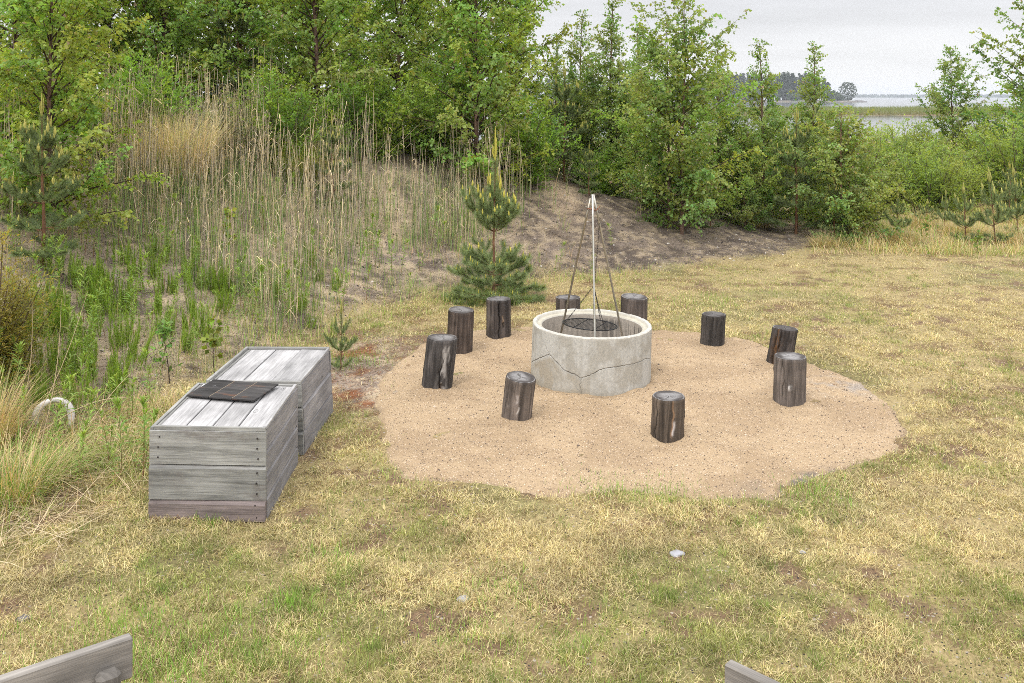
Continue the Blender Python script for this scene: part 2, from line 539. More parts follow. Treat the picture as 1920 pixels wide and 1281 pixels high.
# leaf litter on the left flank, pale sand on the crest by the path
C = lerp(C, c_straw, sstep(.4, .6, n1) * sstep(.2, 1, S) * sstep(.5, -1.5, GX) * .55)
pth = .75 * np.exp(-(((GX - .95) / .35) ** 2 + ((GY - 18.9) / 1.2) ** 2))
C = lerp(C, c_sandy, np.clip(pth * 2.2, 0, 1) * sstep(.2, .5, n2 + .1))
red = np.exp(-(((GX + 1.65) / .42) ** 2 + ((GY - 9.9) / 1.0) ** 2)) + .8 * np.exp(-(((GX + 1.25) / .28) ** 2 + ((GY - 9.0) / .5) ** 2))
C = lerp(C, soil * 1.15, np.clip(red * 1.6, 0, 1))
C = lerp(C, c_red, np.clip(red * 1.5, 0, 1) * sstep(.52, .66, n2))
sdg = sand_sd(GX[:, :], GY[:, :]) if False else None
C = lerp(C, np.array([.31, .24, .14]), sstep(18.0, 19.5, GY) * sstep(5.8, 7, GX))
C = np.clip(C, .02, .8)
ny, nx = GX.shape
idx = np.arange(ny * nx).reshape(ny, nx)
g = Geo()
g.add(np.stack([GX, GY, GZ], -1).reshape(-1, 3), np.stack([idx[:-1, :-1], idx[:-1, 1:], idx[1:, 1:], idx[1:, :-1]], -1).reshape(-1, 4), None, C.reshape(-1, 3))
tag(g.obj("ground", M['ground']), kind="structure")

# sand bed: a thin real layer with a thick edge
ax = np.arange(-1.9, 4.6, .02); ay = np.arange(6.2, 12.4, .02)
AX, AY = np.meshgrid(ax, ay)
sd = sand_sd(AX, AY) + .03 + (fbm(AX * 6, AY * 6, 3) - .5) * .12
edge = sstep(-.06, .09, sd)
foot = fbm(AX * 3.4, AY * 3.4, 61, 3) - .5
AZ = H(AX, AY) * .4 - .03 + edge * .05 + edge * (foot * .04 + (fbm(AX * 8, AY * 8, 66, 2) - .5) * .03 + (fbm(AX * 20, AY * 20, 71, 2) - .5) * .014)
rr = np.hypot(AX - RING_C[0], AY - RING_C[1])
AZ += .02 * np.exp(-((rr - .66) / .1) ** 2)
for (px, py, wd, hh, lx, ly, sd_) in LOGS:
    lx_, ly_ = log_pos(px, py, wd)
    AZ += .014 * np.exp(-((np.hypot(AX - lx_, AY - ly_) - wd / 2) / .06) ** 2)
SC = np.broadcast_to(np.array([.375, .276, .172]), AX.shape + (3,)).copy()
SC = lerp(SC, np.array([.30, .215, .132]), sstep(.42, .58, fbm(AX * 2.6, AY * 2.6, 81, 5)) * .7)
SC = lerp(SC, np.array([.29, .25, .21]), np.clip(1.3 * np.exp(-(((AX - 3.35) / .45) ** 2 + ((AY - 9.2) / .25) ** 2)), 0, 1) * sstep(.4, .6, fbm(AX * 6, AY * 6, 9)))
SC = lerp(SC, np.array([.24, .185, .14]), sstep(.06, -.01, sd) * .8)
SC = lerp(SC, np.array([.16, .135, .115]), np.clip(np.exp(-(((AX - 2.35) / .5) ** 2 + ((AY - 6.95 - .28 * (AX - 2.35)) / .14) ** 2)) * 1.5, 0, 1) * sstep(.4, .55, fbm(AX * 9, AY * 9, 19)))
ny, nx = AX.shape
idx = np.arange(ny * nx).reshape(ny, nx)
q = np.stack([idx[:-1, :-1], idx[:-1, 1:], idx[1:, 1:], idx[1:, :-1]], -1).reshape(-1, 4)
q = q[(sd.reshape(-1)[q] > -.06).any(1)]
g = Geo(); g.add(np.stack([AX, AY, AZ], -1).reshape(-1, 3), q, None, SC.reshape(-1, 3))
tag(g.obj("sand", M['sand']), kind="structure")
def sand_z(x, y):
    i = int(np.clip((y - 6.2) / .02, 0, ny - 1)); j = int(np.clip((x + 1.9) / .02, 0, nx - 1))
    return float(AZ[i, j])

# coarse grains and grit on the sand
r = rng(5)
n = 16000
px_ = r.uniform(-1.7, 4.4, n); py_ = r.uniform(6.4, 12.1, n)
k = (sand_sd(px_, py_) > -.05) & (np.hypot(px_ - RING_C[0], py_ - RING_C[1]) > .63)
px_, py_ = px_[k], py_[k]; n = len(px_)
pz = AZ[np.clip(((py_ - 6.2) / .02).astype(int), 0, ny - 1), np.clip(((px_ + 1.9) / .02).astype(int), 0, nx - 1)]
octv = np.array([(1, 0, 0), (-.5, .87, 0), (-.5, -.87, 0), (0, 0, .8), (.3, .2, -.6)], float)
octt = np.array([(0, 1, 3), (1, 2, 3), (2, 0, 3), (1, 0, 4), (2, 1, 4), (0, 2, 4)])
def pebbles(geo, P, size, cols, r):
    n = len(P); a = r.uniform(0, 6.28, n)
    v = octv[None] * (1 + r.normal(0, .2, (n, 5, 1)))
    x = v[..., 0] * np.cos(a)[:, None] - v[..., 1] * np.sin(a)[:, None]
    y = v[..., 0] * np.sin(a)[:, None] + v[..., 1] * np.cos(a)[:, None]
    V = np.stack([x, y, v[..., 2] * r.uniform(.5, 1, n)[:, None]], -1) * size[:, None, None] + P[:, None, :]
    geo.add(V.reshape(-1, 3), None, (np.arange(n)[:, None, None] * 5 + octt[None]).reshape(-1, 3), np.repeat(cols, 5, axis=0))
pal = np.array([(.10, .075, .06), (.13, .10, .08), (.24, .15, .09), (.5, .4, .3), (.6, .5, .4), (.06, .05, .05), (.32, .22, .15)])
g = Geo(); pebbles(g, np.stack([px_, py_, pz + .001], -1), r.uniform(.003, .0075, n) * (1 + (r.random(n) < .02) * 1.2), pal[r.integers(0, len(pal), n)], r)
M['grit'] = attr_mat("grit", .85, .2)
tag(g.obj("gravel", M['grit'], smooth=False), "small dark and pale grains of grit strewn over the tan sand bed", "gravel", kind="stuff")

# ------------------------------------------------------------------ water and the far shores
m, nt_, p, out = new_mat("lake_water")
p.inputs["Base Color"].default_value = (.09, .10, .11, 1)
p.inputs["Roughness"].default_value = .12
p.inputs["IOR"].default_value = 1.33
tcw = N(nt_, "TexCoord"); mpw = N(nt_, "Mapping"); mpw.inputs["Scale"].default_value = (.25, .9, 1)
nt_.links.new(tcw.outputs["Object"], mpw.inputs[0])
nw = N(nt_, "TexNoise", Scale=.8, Detail=5.0); nt_.links.new(mpw.outputs[0], nw.inputs["Vector"])
bw = N(nt_, "Bump", Strength=.35, Distance=.12); nt_.links.new(nw.outputs["Fac"], bw.inputs["Height"]); nt_.links.new(bw.outputs[0], p.inputs["Normal"])
M['water'] = m
wx = np.linspace(-3700, 3700, 25); wy = np.concatenate([[60, 100, 140, 200, 300, 450, 700, 1000], np.linspace(1300, 3700, 9)])
WX, WY = np.meshgrid(wx, wy); idx = np.arange(WX.size).reshape(WX.shape)
g = Geo(); g.add(np.stack([WX, WY, np.full(WX.shape, WATER_Z)], -1).reshape(-1, 3), np.stack([idx[:-1, :-1], idx[:-1, 1:], idx[1:, 1:], idx[1:, :-1]], -1).reshape(-1, 4))
tag(g.obj("water", M['water']), kind="structure")

def landform(name, x0, x1, y0, y1, top, seed, col, nxy=(120, 24)):
    X, Y = np.meshgrid(np.linspace(x0, x1, nxy[0]), np.linspace(y0, y1, nxy[1]))
    u = (X - x0) / (x1 - x0); v = (Y - y0) / (y1 - y0)
    rag = (fbm(u * 14, v * 3, seed) - .5) * .25
    Z = WATER_Z - .6 + (top + .6) * np.clip(sstep(0, .18, v + rag * .5) * sstep(1, .8, v) * sstep(0, .05, u) * sstep(1, .96, u + rag * .1), 0, 1)
    idx = np.arange(X.size).reshape(X.shape)
    g = Geo(); g.add(np.stack([X, Y, Z], -1).reshape(-1, 3), np.stack([idx[:-1, :-1], idx[:-1, 1:], idx[1:, 1:], idx[1:, :-1]], -1).reshape(-1, 4), None, jitter(rng(seed), col, X.size, .2))
    return tag(g.obj(name, M['ground']), kind="structure")
landform("spit", 40, 230, 246, 330, .35, 4, (.20, .17, .10))
landform("promontory", -120, 305, 770, 900, 1.6, 6, (.14, .13, .11))
landform("far_shore", -2200, 3600, 3000, 3450, 4, 9, (.08, .10, .07))

def clump_tree(geo, base, h, wdt, seed, col, n=420, conif=False, leaf=.9, z0=.12):
    r = rng(seed)
    t = r.random(n) ** (.8 if not conif else .9)
    z = z0 + (1 - z0) * t
    prof = (1 - z) ** .75 * 1.0 + .05 if conif else np.sqrt(np.clip(1 - ((z - .55) / .5) ** 2, .03, 1))
    prof = prof * (.7 + .6 * fbm(z * 9 + seed, np.zeros(n), seed))
    a = r.uniform(0, 6.28, n); rad = prof * wdt * .5 * np.sqrt(r.uniform(.15, 1, n))
    P = np.stack([base[0] + np.cos(a) * rad, base[1] + np.sin(a) * rad, base[2] + z * h], -1)
    D = r.normal(0, 1, (n, 3)); D[:, 2] -= .4
    leaves(geo, P, D, r.normal(0, 1, (n, 3)), r.uniform(.6, 1.4, n) * leaf, jitter(r, col, n, .25, .06), .8, .5)
    tube(geo, [(base[0], base[1], base[2] - .3), (base[0], base[1], base[2] + h * .8)], [h * .018, h * .006], 4, (.12, .10, .09))

r = rng(77)
g = Geo()
for i in range(230):
    x = r.uniform(120, 283) if i < 190 else r.uniform(-60, 120); y = r.uniform(800, 880)
    hgt = np.interp(x, [100, 170, 185, 260, 283], [18, 17, 23.5, 24, 16]) * r.uniform(.85, 1.05)
    clump_tree(g, (x, y, -1.3), hgt, r.uniform(5, 8), 1000 + i, (.035, .052, .030) if r.random() < .75 else (.05, .075, .035), 300, r.random() < .7, 1.5, .2)
for i in range(60):
    x = r.uniform(110, 285); y = r.uniform(786, 800)
    clump_tree(g, (x, y, -1.8), r.uniform(4, 10), r.uniform(4, 6), 2000 + i, (.065, .10, .045), 220, False, 1.2, .02)
tag(g.obj("forest", M['leaf']), "dark mixed forest covering the wooded headland across the water", "forest", kind="stuff")
g = Geo(); clump_tree(g, (0, 0, 0), 16.5, 15, 31, (.055, .075, .045), 1100, False, 1.1, .04)
tag(g.obj("broadleaf_tree", M['leaf'], loc=(290, 806, -2.1)), "round grey green tree at the very tip of the headland across the water", "tree")
r = rng(78); g = Geo()
n = 9000
P = np.stack([r.uniform(-2000, 3400, n), r.uniform(3030, 3200, n), np.full(n, WATER_Z)], -1)
strips(g, P, r.uniform(0, 6.28, n), 0, .1, r.uniform(7, 13, n), r.uniform(8, 15, n), jitter(r, (.04, .06, .04), n), 1)
tag(g.obj("far_forest", M['leaf']), "thin blue line of forest along the far shore at the horizon", "forest", kind="stuff")
r = rng(79); g = Geo(); n = 26000
P = np.stack([r.uniform(46, 225, n), 252 + r.uniform(0, 60, n) ** 1.0, np.full(n, WATER_Z + .2)], -1)
hh = r.uniform(1.3, 2.3, n) * (.75 + .5 * fbm(P[:, 0] * .08, P[:, 1] * .05, 3))
gr = sstep(.35, .65, fbm(P[:, 0] * .06, P[:, 1] * .1, 14))[:, None]
cb = np.array([.27, .22, .11]) * (1 - gr * .4) + np.array([.14, .17, .05]) * gr * .4
strips(g, P, r.uniform(0, 6.28, n), 0, .35, hh, .22, cb * r.uniform(.8, 1.2, (n, 1)), 2, np.array([.17, .22, .065]) * r.uniform(.8, 1.2, (n, 1)))
tag(g.obj("reed_belt", M['grass']), "low belt of green reeds growing on the spit in the lake", "reeds", kind="stuff")
# boulders at the tip of the headland and by the near shore
def boulder(name, loc, size, seed, col, label):
    bm = bmesh.new(); bmesh.ops.create_icosphere(bm, subdivisions=3, radius=1)
    rr = rng(seed); o = rr.uniform(0, 50, 3)
    for v in bm.verts:
        d = .6 + .8 * float(fbm(v.co.x * 1.3 + o[0] + v.co.z, v.co.y * 1.3 + o[1] - v.co.z * .7, seed, 3))
        v.co = Vector((v.co.x * size[0] * d, v.co.y * size[1] * d, v.co.z * size[2] * d))
    vs = np.array([v.co[:] for v in bm.verts]); fs = np.array([[v.index for v in f.verts] for f in bm.faces]); bm.free()
    g = Geo(); g.add(vs, None, fs, col)
    return tag(g.obj(name, M['rock'], loc=loc), label, "rock")
M['rock'] = attr_mat("rock", .85, .2, noise=(3, 3, 3), bump=.05, amp=(.6, 1.3))
boulder("boulder", (300, 806, -2.6), (7, 4, 1.6), 3, (.16, .15, .15), "low dark rock ledge jutting from the tip of the headland")
boulder("boulder", ((1645 - CX) / F * 108, 108, -2.4), (2.6, 1.2, 1.1), 8, (.30, .28, .27), "pale grey rock at the near lake edge behind the bushes")

# ------------------------------------------------------------------ lawn
STRAW = np.array([.52, .43, .20]); PALE = np.array([.63, .54, .315]); GREEN = np.array([.25, .285, .065]); BRIGHT = np.array([.19, .30, .055]); BROWN = np.array([.21, .125, .07])
r = rng(101)
g = Geo()
def moss_at(x, y):
    return sstep(.61, .70, fbm(x * 4.4 + y * .8, y * 6.2, 181, 4)) * sstep(.46, .58, fbm(x * .9, y * .9, 191, 2)) * .85
def lawn_pts(n, y0, y1):
    # density falls with distance
    y = y0 * (y1 / y0) ** r.random(n) if False else r.uniform(y0, y1, n)
    x = r.uniform(-.60, .60, n) * (y + .6)
    return x, y
tot = 0
for (y0, y1, n, ks, wsc) in [(4.0, 6.2, 270000, 3, 1.0), (6.2, 9.0, 270000, 2, 1.25), (9.0, 13, 240000, 2, 1.7), (13, 19.5, 200000, 1, 2.4)]:
    x, y = lawn_pts(n, y0, y1)
    s = toe_dist(x, y)
    sdv = sand_sd(x, y) + .03 + (fbm(x * 6, y * 6, 3) - .5) * .12
    bare = fbm(x * 2.6, y * 2.6, 33)
    fine = fbm(x * 7, y * 7, 55, 3)
    dens = sstep(.05, -.03, sdv) * np.where(s > -.1, np.exp(-np.maximum(s, 0) * 2.4) * .45, 1.0)
    dens = dens * (1 - .5 * sstep(.60, .72, bare)) * (1 - .9 * moss_at(x, y)) * (.45 + .55 * sstep(.36, .52, fine))
    redm = np.exp(-(((x + 1.65) / .42) ** 2 + ((y - 9.9) / 1.0) ** 2)) + np.exp(-(((x + 1.2) / .3) ** 2 + ((y - 9.0) / .6) ** 2))
    dens = dens * (1 - .93 * np.clip(redm * 1.5, 0, 1)) * (1 - .75 * sstep(-.30, -.02, sdv) * sstep(.5, .62, fbm(x * 1.1, y * 1.1, 65)))
    k = (r.random(n) < dens) & ~in_boxes(x, y)
    x, y, fine, bare, s, sdv = [t[k] for t in (x, y, fine, bare, s, sdv)]
    n = len(x)
    gmix = fbm(x * 1.1, y * 1.1, 91, 4) + .10 * (fbm(x * 5, y * 5, 97, 2) - .5) * 2 + .07 * sstep(7, 4.5, y) - .03 * sstep(2, 6, x)
    pg = sstep(.46, .70, gmix) * .62 + .16
    pg = pg * (.55 + .9 * fbm(x * 6.0, y * 6.0, 121, 3))
    tuft = sstep(.60, .70, fbm(x * 8.5, y * 8.5, 121, 3)) * sstep(.42, .56, gmix)
    isg = r.random(n) < np.maximum(pg, tuft * .6)
    u = r.random((n, 1))
    cs = STRAW * (1 - u) + PALE * u
    cs = np.where((r.random(n) < .16)[:, None], BROWN, cs)
    ug = np.clip(r.random((n, 1)) * .7 + tuft[:, None] * .5, 0, 1)
    cg = GREEN * (1 - ug) + BRIGHT * ug
    cg = cg * .72 + cs * .28 * (1 - tuft[:, None] * .6)
    c = np.where(isg[:, None], cg, cs) * r.uniform(.58, 1.3, (n, 1)) * (.62 + .80 * fbm(x * 6, y * 6, 171, 3))[:, None]
    ln = np.where(isg, r.uniform(.02, .05, n) * (1 + tuft * .7), r.uniform(.025, .065, n)) * (.5 + .9 * fine)
    t0 = np.where(isg, r.uniform(.1, 1.0, n), r.uniform(.5, 1.45, n))
    t1 = np.minimum(t0 + r.uniform(.1, .8, n), 1.75)
    wdt = r.uniform(.0018, .0034, n) * wsc
    P = np.stack([x, y, H(x, y) + np.where(isg, 0, r.uniform(0, .018, n))], -1)
    strips(g, P, r.uniform(0, 6.283, n), t0, t1, ln, wdt, c, ks)
    tot += n
print("lawn blades", tot)
tag(g.obj("lawn_grass", M['grass']), "short dry yellow lawn grass with green patches round the sand bed", "grass", kind="stuff")

# ------------------------------------------------------------------ boards and boxes
_bb = {}
def bevbox(lx, ly, lz, b=.004):
    key = (round(lx, 4), round(ly, 4), round(lz, 4), b)
    if key not in _bb:
        bm = bmesh.new(); bmesh.ops.create_cube(bm, size=1)
        for v in bm.verts: v.co = Vector((v.co.x * lx, v.co.y * ly, v.co.z * lz))
        bmesh.ops.bevel(bm, geom=list(bm.edges), offset=b, segments=1, affect='EDGES')
        bm.verts.index_update()
        vs = np.array([v.co[:] for v in bm.verts])
        q = [[v.index for v in f.verts] for f in bm.faces if len(f.verts) == 4]
        t = [[v.index for v in f.verts] for f in bm.faces if len(f.verts) == 3]
        bm.free(); _bb[key] = (vs, q, t)
    return _bb[key]

_bid = [0]
def board(geo, c, size, along, across, col, b=.004, rot=None, warp=0):
    """a board centred at c; along / across: axis index of its grain"""
    vs, q, t = bevbox(*size, b)
    _bid[0] += 1
    gv = np.stack([vs[:, along] + size[along] / 2 + _bid[0] * 3.17, vs[:, across] + vs[:, 3 - along - across] * .9 + _bid[0] * 1.31, np.full(len(vs), _bid[0] * .73)], -1)
    v = vs.copy()
    if rot is not None: v = v @ np.array(rot.to_3x3().transposed())
    geo.add(v + np.asarray(c), q, t, col, gv)

def prism(geo, profile, axis_len, x0, col, chamf=None):
    """profile in (y, z) extruded along x: a board with a shaped edge"""
    p = np.asarray(profile, float); k = len(p)
    _bid[0] += 1
    v = np.concatenate([np.c_[np.full(k, x0), p], np.c_[np.full(k, x0 + axis_len), p]])
    L = np.concatenate([[0], np.cumsum(np.linalg.norm(np.diff(p, axis=0), axis=1))])
    gv = np.c_[v[:, 0] + _bid[0] * 3.17, np.r_[L, L] + _bid[0] * 1.31, np.full(2 * k, _bid[0] * .73)]
    q = [(i, (i + 1) % k, k + (i + 1) % k, k + i) for i in range(k)]
    t = [(0, i + 1, i) for i in range(1, k - 1)] + [(k, k + i, k + i + 1) for i in range(1, k - 1)]
    # separate the faces so that the edges stay crisp
    vv = []; qq = []; gg = []
    for f in q:
        qq.append([len(vv) + a for a in range(4)]); vv += [v[a] for a in f]; gg += [gv[a] for a in f]
    tt = []
    for f in t:
        tt.append([len(vv) + a for a in range(3)]); vv += [v[a] for a in f]; gg += [gv[a] for a in f]
    geo.add(vv, qq, tt, col, gg)

def sheared(geo, B):
    """bring the boards of a box from its own metres to its slightly crooked frame"""
    for i, v in enumerate(geo.v):
        x, y, z = v[:, 0].copy(), v[:, 1].copy(), v[:, 2].copy()
        lx, ly = B.get('lean', (0, 0))
        geo.v[i] = np.stack([x * B['X'][0] + y * B['Y'][0] + z * lx, x * B['X'][1] + y * B['Y'][1] + z * ly, z], -1).astype(np.float32)
    return geo

def add_nails(g, pts):
    for q in pts:
        q = np.asarray(q, float); e = np.array([0, .006, 0])
        tube(g, [q - e, q + e], .0055, 6, (.05, .04, .038), True)


M['iron'] = attr_mat("iron", .6, .4, .6)
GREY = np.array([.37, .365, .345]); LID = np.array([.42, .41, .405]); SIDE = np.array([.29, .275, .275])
BOX2['lean'] = (-.045, 0); BOX2['rim'] = .016
def make_box(B, label, front_rows, front_cols, side_rows, lid_n, seed):
    r = rng(seed)
    W, L, Hh = B['w'], B['l'], B['h']
    t = thing("wooden_box", label, "wooden box", (B['O'][0], B['O'][1], float(H(B['O'][0] + .4, B['O'][1] + .4)) - .005), 0, "grey wooden boxes standing end to end")
    def panel(name, rows, flip, cols, mat):
        # flip: 0 front, 1 back, 2 left, 3 right
        g = Geo(); z = .012
        for i, (h0, proud) in enumerate(rows):
            th = .024
            ch = .026 if i < len(rows) - 1 else .006
            prof = [(0, z), (0 - proud, z), (0 - proud, z + h0 - ch), (-proud + ch * .95, z + h0 - .004), (th, z + h0 - .002), (th, z)]
            ln = (W if flip < 2 else L) - (.0 if flip < 2 else .056)
            gg = Geo(); prism(gg, prof, ln, 0, cols[i] * r.uniform(.85, 1.12))
            v = gg.v[0].copy()
            x, y, zz = v[:, 0].copy(), v[:, 1].copy(), v[:, 2].copy()
            wob = r.normal(0, .0025, 2)
            y = y + wob[0] + (x / ln - .5) * wob[1] * 2
            if flip == 0: nv = (x, y, zz)
            elif flip == 1: nv = (W - x, L - y, zz)
            elif flip == 2: nv = (y, L - .028 - x, zz)
            else: nv = (W - y, .028 + x, zz)
            g.add(np.stack(nv, -1), gg.q[0], gg.t[0], gg.c[0], gg.g[0])
            if flip == 0:
                add_nails(g, [(u_ + r.normal(0, .006), -proud - .0005, z + h0 * f) for u_ in (.06, W - .055) for f in np.linspace(.2, .8, 3 if h0 > .2 else 2)])
            z += h0
        return sheared(g, B).obj(name, mat, t, smooth=False, grain=True)
    panel("front_panel", front_rows, 0, front_cols, M['woodf'])
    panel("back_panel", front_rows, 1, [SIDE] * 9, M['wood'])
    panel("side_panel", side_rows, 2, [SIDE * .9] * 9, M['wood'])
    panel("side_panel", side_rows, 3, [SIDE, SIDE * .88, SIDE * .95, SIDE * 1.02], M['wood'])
    g = Geo()
    x = .052; ww = (W - .052 - .026) / lid_n
    for i in range(lid_n):
        lw = ww * 1.0
        rot = Matrix.Rotation(r.normal(0, .018), 3, 'Y')
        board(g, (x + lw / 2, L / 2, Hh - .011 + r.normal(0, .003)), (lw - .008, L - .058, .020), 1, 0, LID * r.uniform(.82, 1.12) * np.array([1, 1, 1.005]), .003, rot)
        x += lw
    sheared(g, B).obj("lid", M['wood'], t, smooth=False, grain=True)
    g = Geo()
    rz_ = B.get('rim', 0)
    board(g, (.013, L / 2, Hh - .013 + rz_), (.024, L - .002, .034), 1, 0, GREY * .95, .003)
    board(g, (.040, L / 2, Hh - .012), (.022, L - .07, .020), 1, 0, GREY * .7, .003)
    board(g, (W - .0125, L / 2, Hh + .0005), (.022, L - .056, .026), 1, 0, LID * .88, .003)
    board(g, (W / 2 + .012, .013, Hh - .003), (W - .03, .020, .028), 0, 1, GREY * .9, .003)
    board(g, (W / 2 + .012, L - .013, Hh - .016 + rz_), (W - .03, .022, .040), 0, 1, GREY * .8, .003)
    sheared(g, B).obj("rim", M['wood'], t, smooth=False, grain=True)
    return t
make_box(BOX1, "nearer grey weathered wooden box with reddish bottom board and dark board on its lid",
         [(.135, .020), (.235, .012), (.230, .004)], [np.array([.275, .225, .215]), GREY * .82, GREY * .98], [(.15, .006), (.16, .004), (.15, .002), (.14, .0)], 4, 3)
make_box(BOX2, "farther grey weathered wooden box leaning slightly behind the one with the dark board",
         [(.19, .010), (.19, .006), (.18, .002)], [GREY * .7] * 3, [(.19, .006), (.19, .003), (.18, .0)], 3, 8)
# the raised warped board at the near end of the farther box
# dark board lying on the lid
t = thing("dark_board", "flat dark stained wooden board in three sections lying across the nearer box lid", "board", (0, 0, 0))
g = Geo()
zt = BOX1['h'] + .006
def on_lid(px, py):
    d = (CAM_Z - zt) * F / (py - HY); return np.array([(px - CX) / F * d, d])
c0, c1, c2, c3 = [on_lid(*p) for p in ((355, 744), (487, 754), (513, 722), (395, 714))]
c_ = (c0 + c1 + c2 + c3) / 4
X_ = (c1 - c0) + (c2 - c3); wd = np.linalg.norm(X_) / 2; X_ /= np.linalg.norm(X_)
Y_ = (c3 - c0) + (c2 - c1); ln = np.linalg.norm(Y_) / 2
rotz = math.atan2(X_[1], X_[0])
M['darkwood'] = wood_mat("dark_stained_board", .5, 1.5, False, .002, stain=(.16, .07, .035))
for i in range(3):
    board(g, (-wd / 2 + wd / 3 * (i + .5), 0, 0), (wd / 3 - .003, ln, .012), 0, 1, np.array([.045, .042, .041]) * (1 + .15 * i), .002)
t.location = (c_[0], c_[1], zt + .004 + float(H(-2, 7)))
t.rotation_euler = (0, 0, rotz)
g.obj("panel", M['darkwood'], t, smooth=False, grain=True)
g = Geo()
for (a, b) in (((-.19, .03, .0085), (-.175, .034, .0085)), ((-.175, .034, .0085), (-.176, .047, .0085))):
    tube(g, [a, b], .0022, 5, (.45, .45, .46), True)
g.obj("staple", M['iron'], t)
g = Geo()
for i in (1, 2):
    x = -wd / 2 + wd / 3 * i
    tube(g, [(x, -ln / 2 + .004, .005), (x, ln / 2 - .004, .005)], .0022, 4, (.30, .24, .17))
g.obj("seam", M['dry'], t)

# ------------------------------------------------------------------ log stools
def make_log(i, px, py, wd, hh, lx, ly, seed):
    x, y = log_pos(px, py, wd)
    z0 = sand_z(x, y)
    t = thing("log_stool", LOG_LABEL[i], "log stool", (x, y, z0 - .01), 0, "log stools standing round the fire ring")
    r = rng(seed * 7 + 1)
    nth, nz = 120, 40
    th = np.linspace(0, 2 * np.pi, nth, endpoint=False); zz = np.linspace(-.06, hh, nz)
    TH, ZZ = np.meshgrid(th, zz)
    cs, sn = np.cos(TH), np.sin(TH)
    rad = wd / 2 * (1 + .035 * (fbm(cs * 1.5 + seed, sn * 1.5, seed, 2) - .5) * 2)
    rad = rad + .004 * (fbm(TH * 14, ZZ * 3, seed + 3, 3) - .5) * 2 * np.where(TH > 6.0, .0, 1)
    rad += wd * .02 * np.exp(-(ZZ - 0) / .08) * (fbm(cs * 3, sn * 3, seed + 9, 2))
    # drying cracks and knots
    col = np.ones(TH.shape + (3,)) * LOG_COL[i]
    stre = fbm(TH * 5, ZZ * 1.2, seed + 20, 3)
    col *= (.7 + .6 * sstep(.25, .75, stre))[..., None]
    ang_view = math.atan2(-y, -x)
    for (da, zc, zl, wdt, dp, dark) in LOG_CRACK.get(i, []):
        a0 = ang_view + da + .05 * np.sin(ZZ * 23 + seed) + .03 * np.sin(ZZ * 61)
        dd = np.angle(np.exp(1j * (TH - a0))) * wd / 2
        m = np.exp(-(dd / wdt) ** 2) * sstep(zl, zl * .6, np.abs(ZZ - zc))
        rad -= m * dp
        if wdt > .01: m = m * sstep(.42, .62, fbm(TH * 11, ZZ * 14, seed + 50, 4)) * .75
        col = lerp(col, np.array(dark), np.clip(m * 1.3, 0, 1))
    for k in range(4):
        a0 = r.uniform(0, 6.28); zc = r.uniform(.08, hh - .05); s = r.uniform(.012, .028)
        dd = np.hypot(np.angle(np.exp(1j * (TH - a0))) * wd / 2, (ZZ - zc) * .7)
        rad += np.exp(-(dd / s) ** 2) * .006
        col = lerp(col, LOG_COL[i] * (1.9 if k % 2 else .35), np.exp(-((dd - s * .5) / (s * .6)) ** 2) * .6 * (.4 + .6 * sstep(.4, .6, stre)))
    # paler, greyer towards the sawn edge and damp at the foot
    rim = np.where(ZZ > hh - .008, .965, 1.0)
    X = rad * cs * rim + lx * ZZ / hh * 1.0; Y = rad * sn * rim + ly * ZZ / hh
    tx, ty = LOG_TOP.get(i, (0, 0))
    Z = ZZ + (X * tx + Y * ty) * np.clip(ZZ / hh, 0, 1)
    idx = np.arange(nz * nth).reshape(nz, nth); i2 = np.roll(idx, -1, axis=1)
    g = Geo()
    gr = np.stack([ZZ + seed * 5, np.abs(np.sin(TH / 2)) * wd * 1.5 + np.cos(TH) * .2, np.full(TH.shape, seed * 1.3)], -1)
    g.add(np.stack([X, Y, Z], -1).reshape(-1, 3), np.stack([idx[:-1], i2[:-1], i2[1:], idx[1:]], -1).reshape(-1, 4), None, col.reshape(-1, 3), gr.reshape(-1, 3))
    body = g.obj("log_side", M['log'], t, grain=True)
    # sawn face with rings, radial cracks and a pale weathered middle
    nr = 26
    rr_ = np.linspace(0, 1, nr)
    RR, T2 = np.meshgrid(rr_, th, indexing='ij')
    topx, topy = X[-1], Y[-1]
    cxx, cyy = topx.mean(), topy.mean()
    PX = cxx + (topx - cxx)[None] * RR; PY = cyy + (topy - cyy)[None] * RR
    PZ = hh + (PX * tx + PY * ty) + .0015
    ck = np.zeros(RR.shape)
    for k in range(7):
        a0 = r.uniform(0, 6.28); ln_ = r.uniform(.45, .95)
        dd = np.abs(np.angle(np.exp(1j * (T2 - a0 - .1 * np.sin(RR * 9)))) * RR * wd / 2)
        ck = np.maximum(ck, np.exp(-(dd / .003) ** 2) * (RR < ln_) * (RR > .05))
    PZ = PZ - ck * .006 + .004 * (fbm(PX * 18, PY * 18, seed, 3) - .5)
    pale = np.array([.28, .27, .265]); dk = np.array([.075, .066, .062])
    blot = fbm(PX * 9 + seed, PY * 9, seed + 40, 3)
    f = np.clip(sstep(.95, .25, RR + (blot - .5) * 1.1), 0, 1) * LOG_PALE.get(i, .8)
    c = dk + (pale - dk) * f[..., None]
    c *= (.85 + .3 * np.sin(RR * 75 + 2 * blot * 6) * .35)[..., None]
    edge_ = np.exp(-((RR - .975) / .025) ** 2) * sstep(.35, .65, fbm(T2 * 2, RR * 0, seed + 2, 2))
    c = lerp(c, np.array([.36, .35, .34]), edge_ * .8)
    c = lerp(c, np.array([.04, .035, .03]), ck)
    idx = np.arange(nr * nth).reshape(nr, nth); i2 = np.roll(idx, -1, axis=1)
    g = Geo(); g.add(np.stack([PX, PY, PZ], -1).reshape(-1, 3), np.stack([idx[:-1], idx[1:], i2[1:], i2[:-1]], -1).reshape(-1, 4), None, c.reshape(-1, 3))
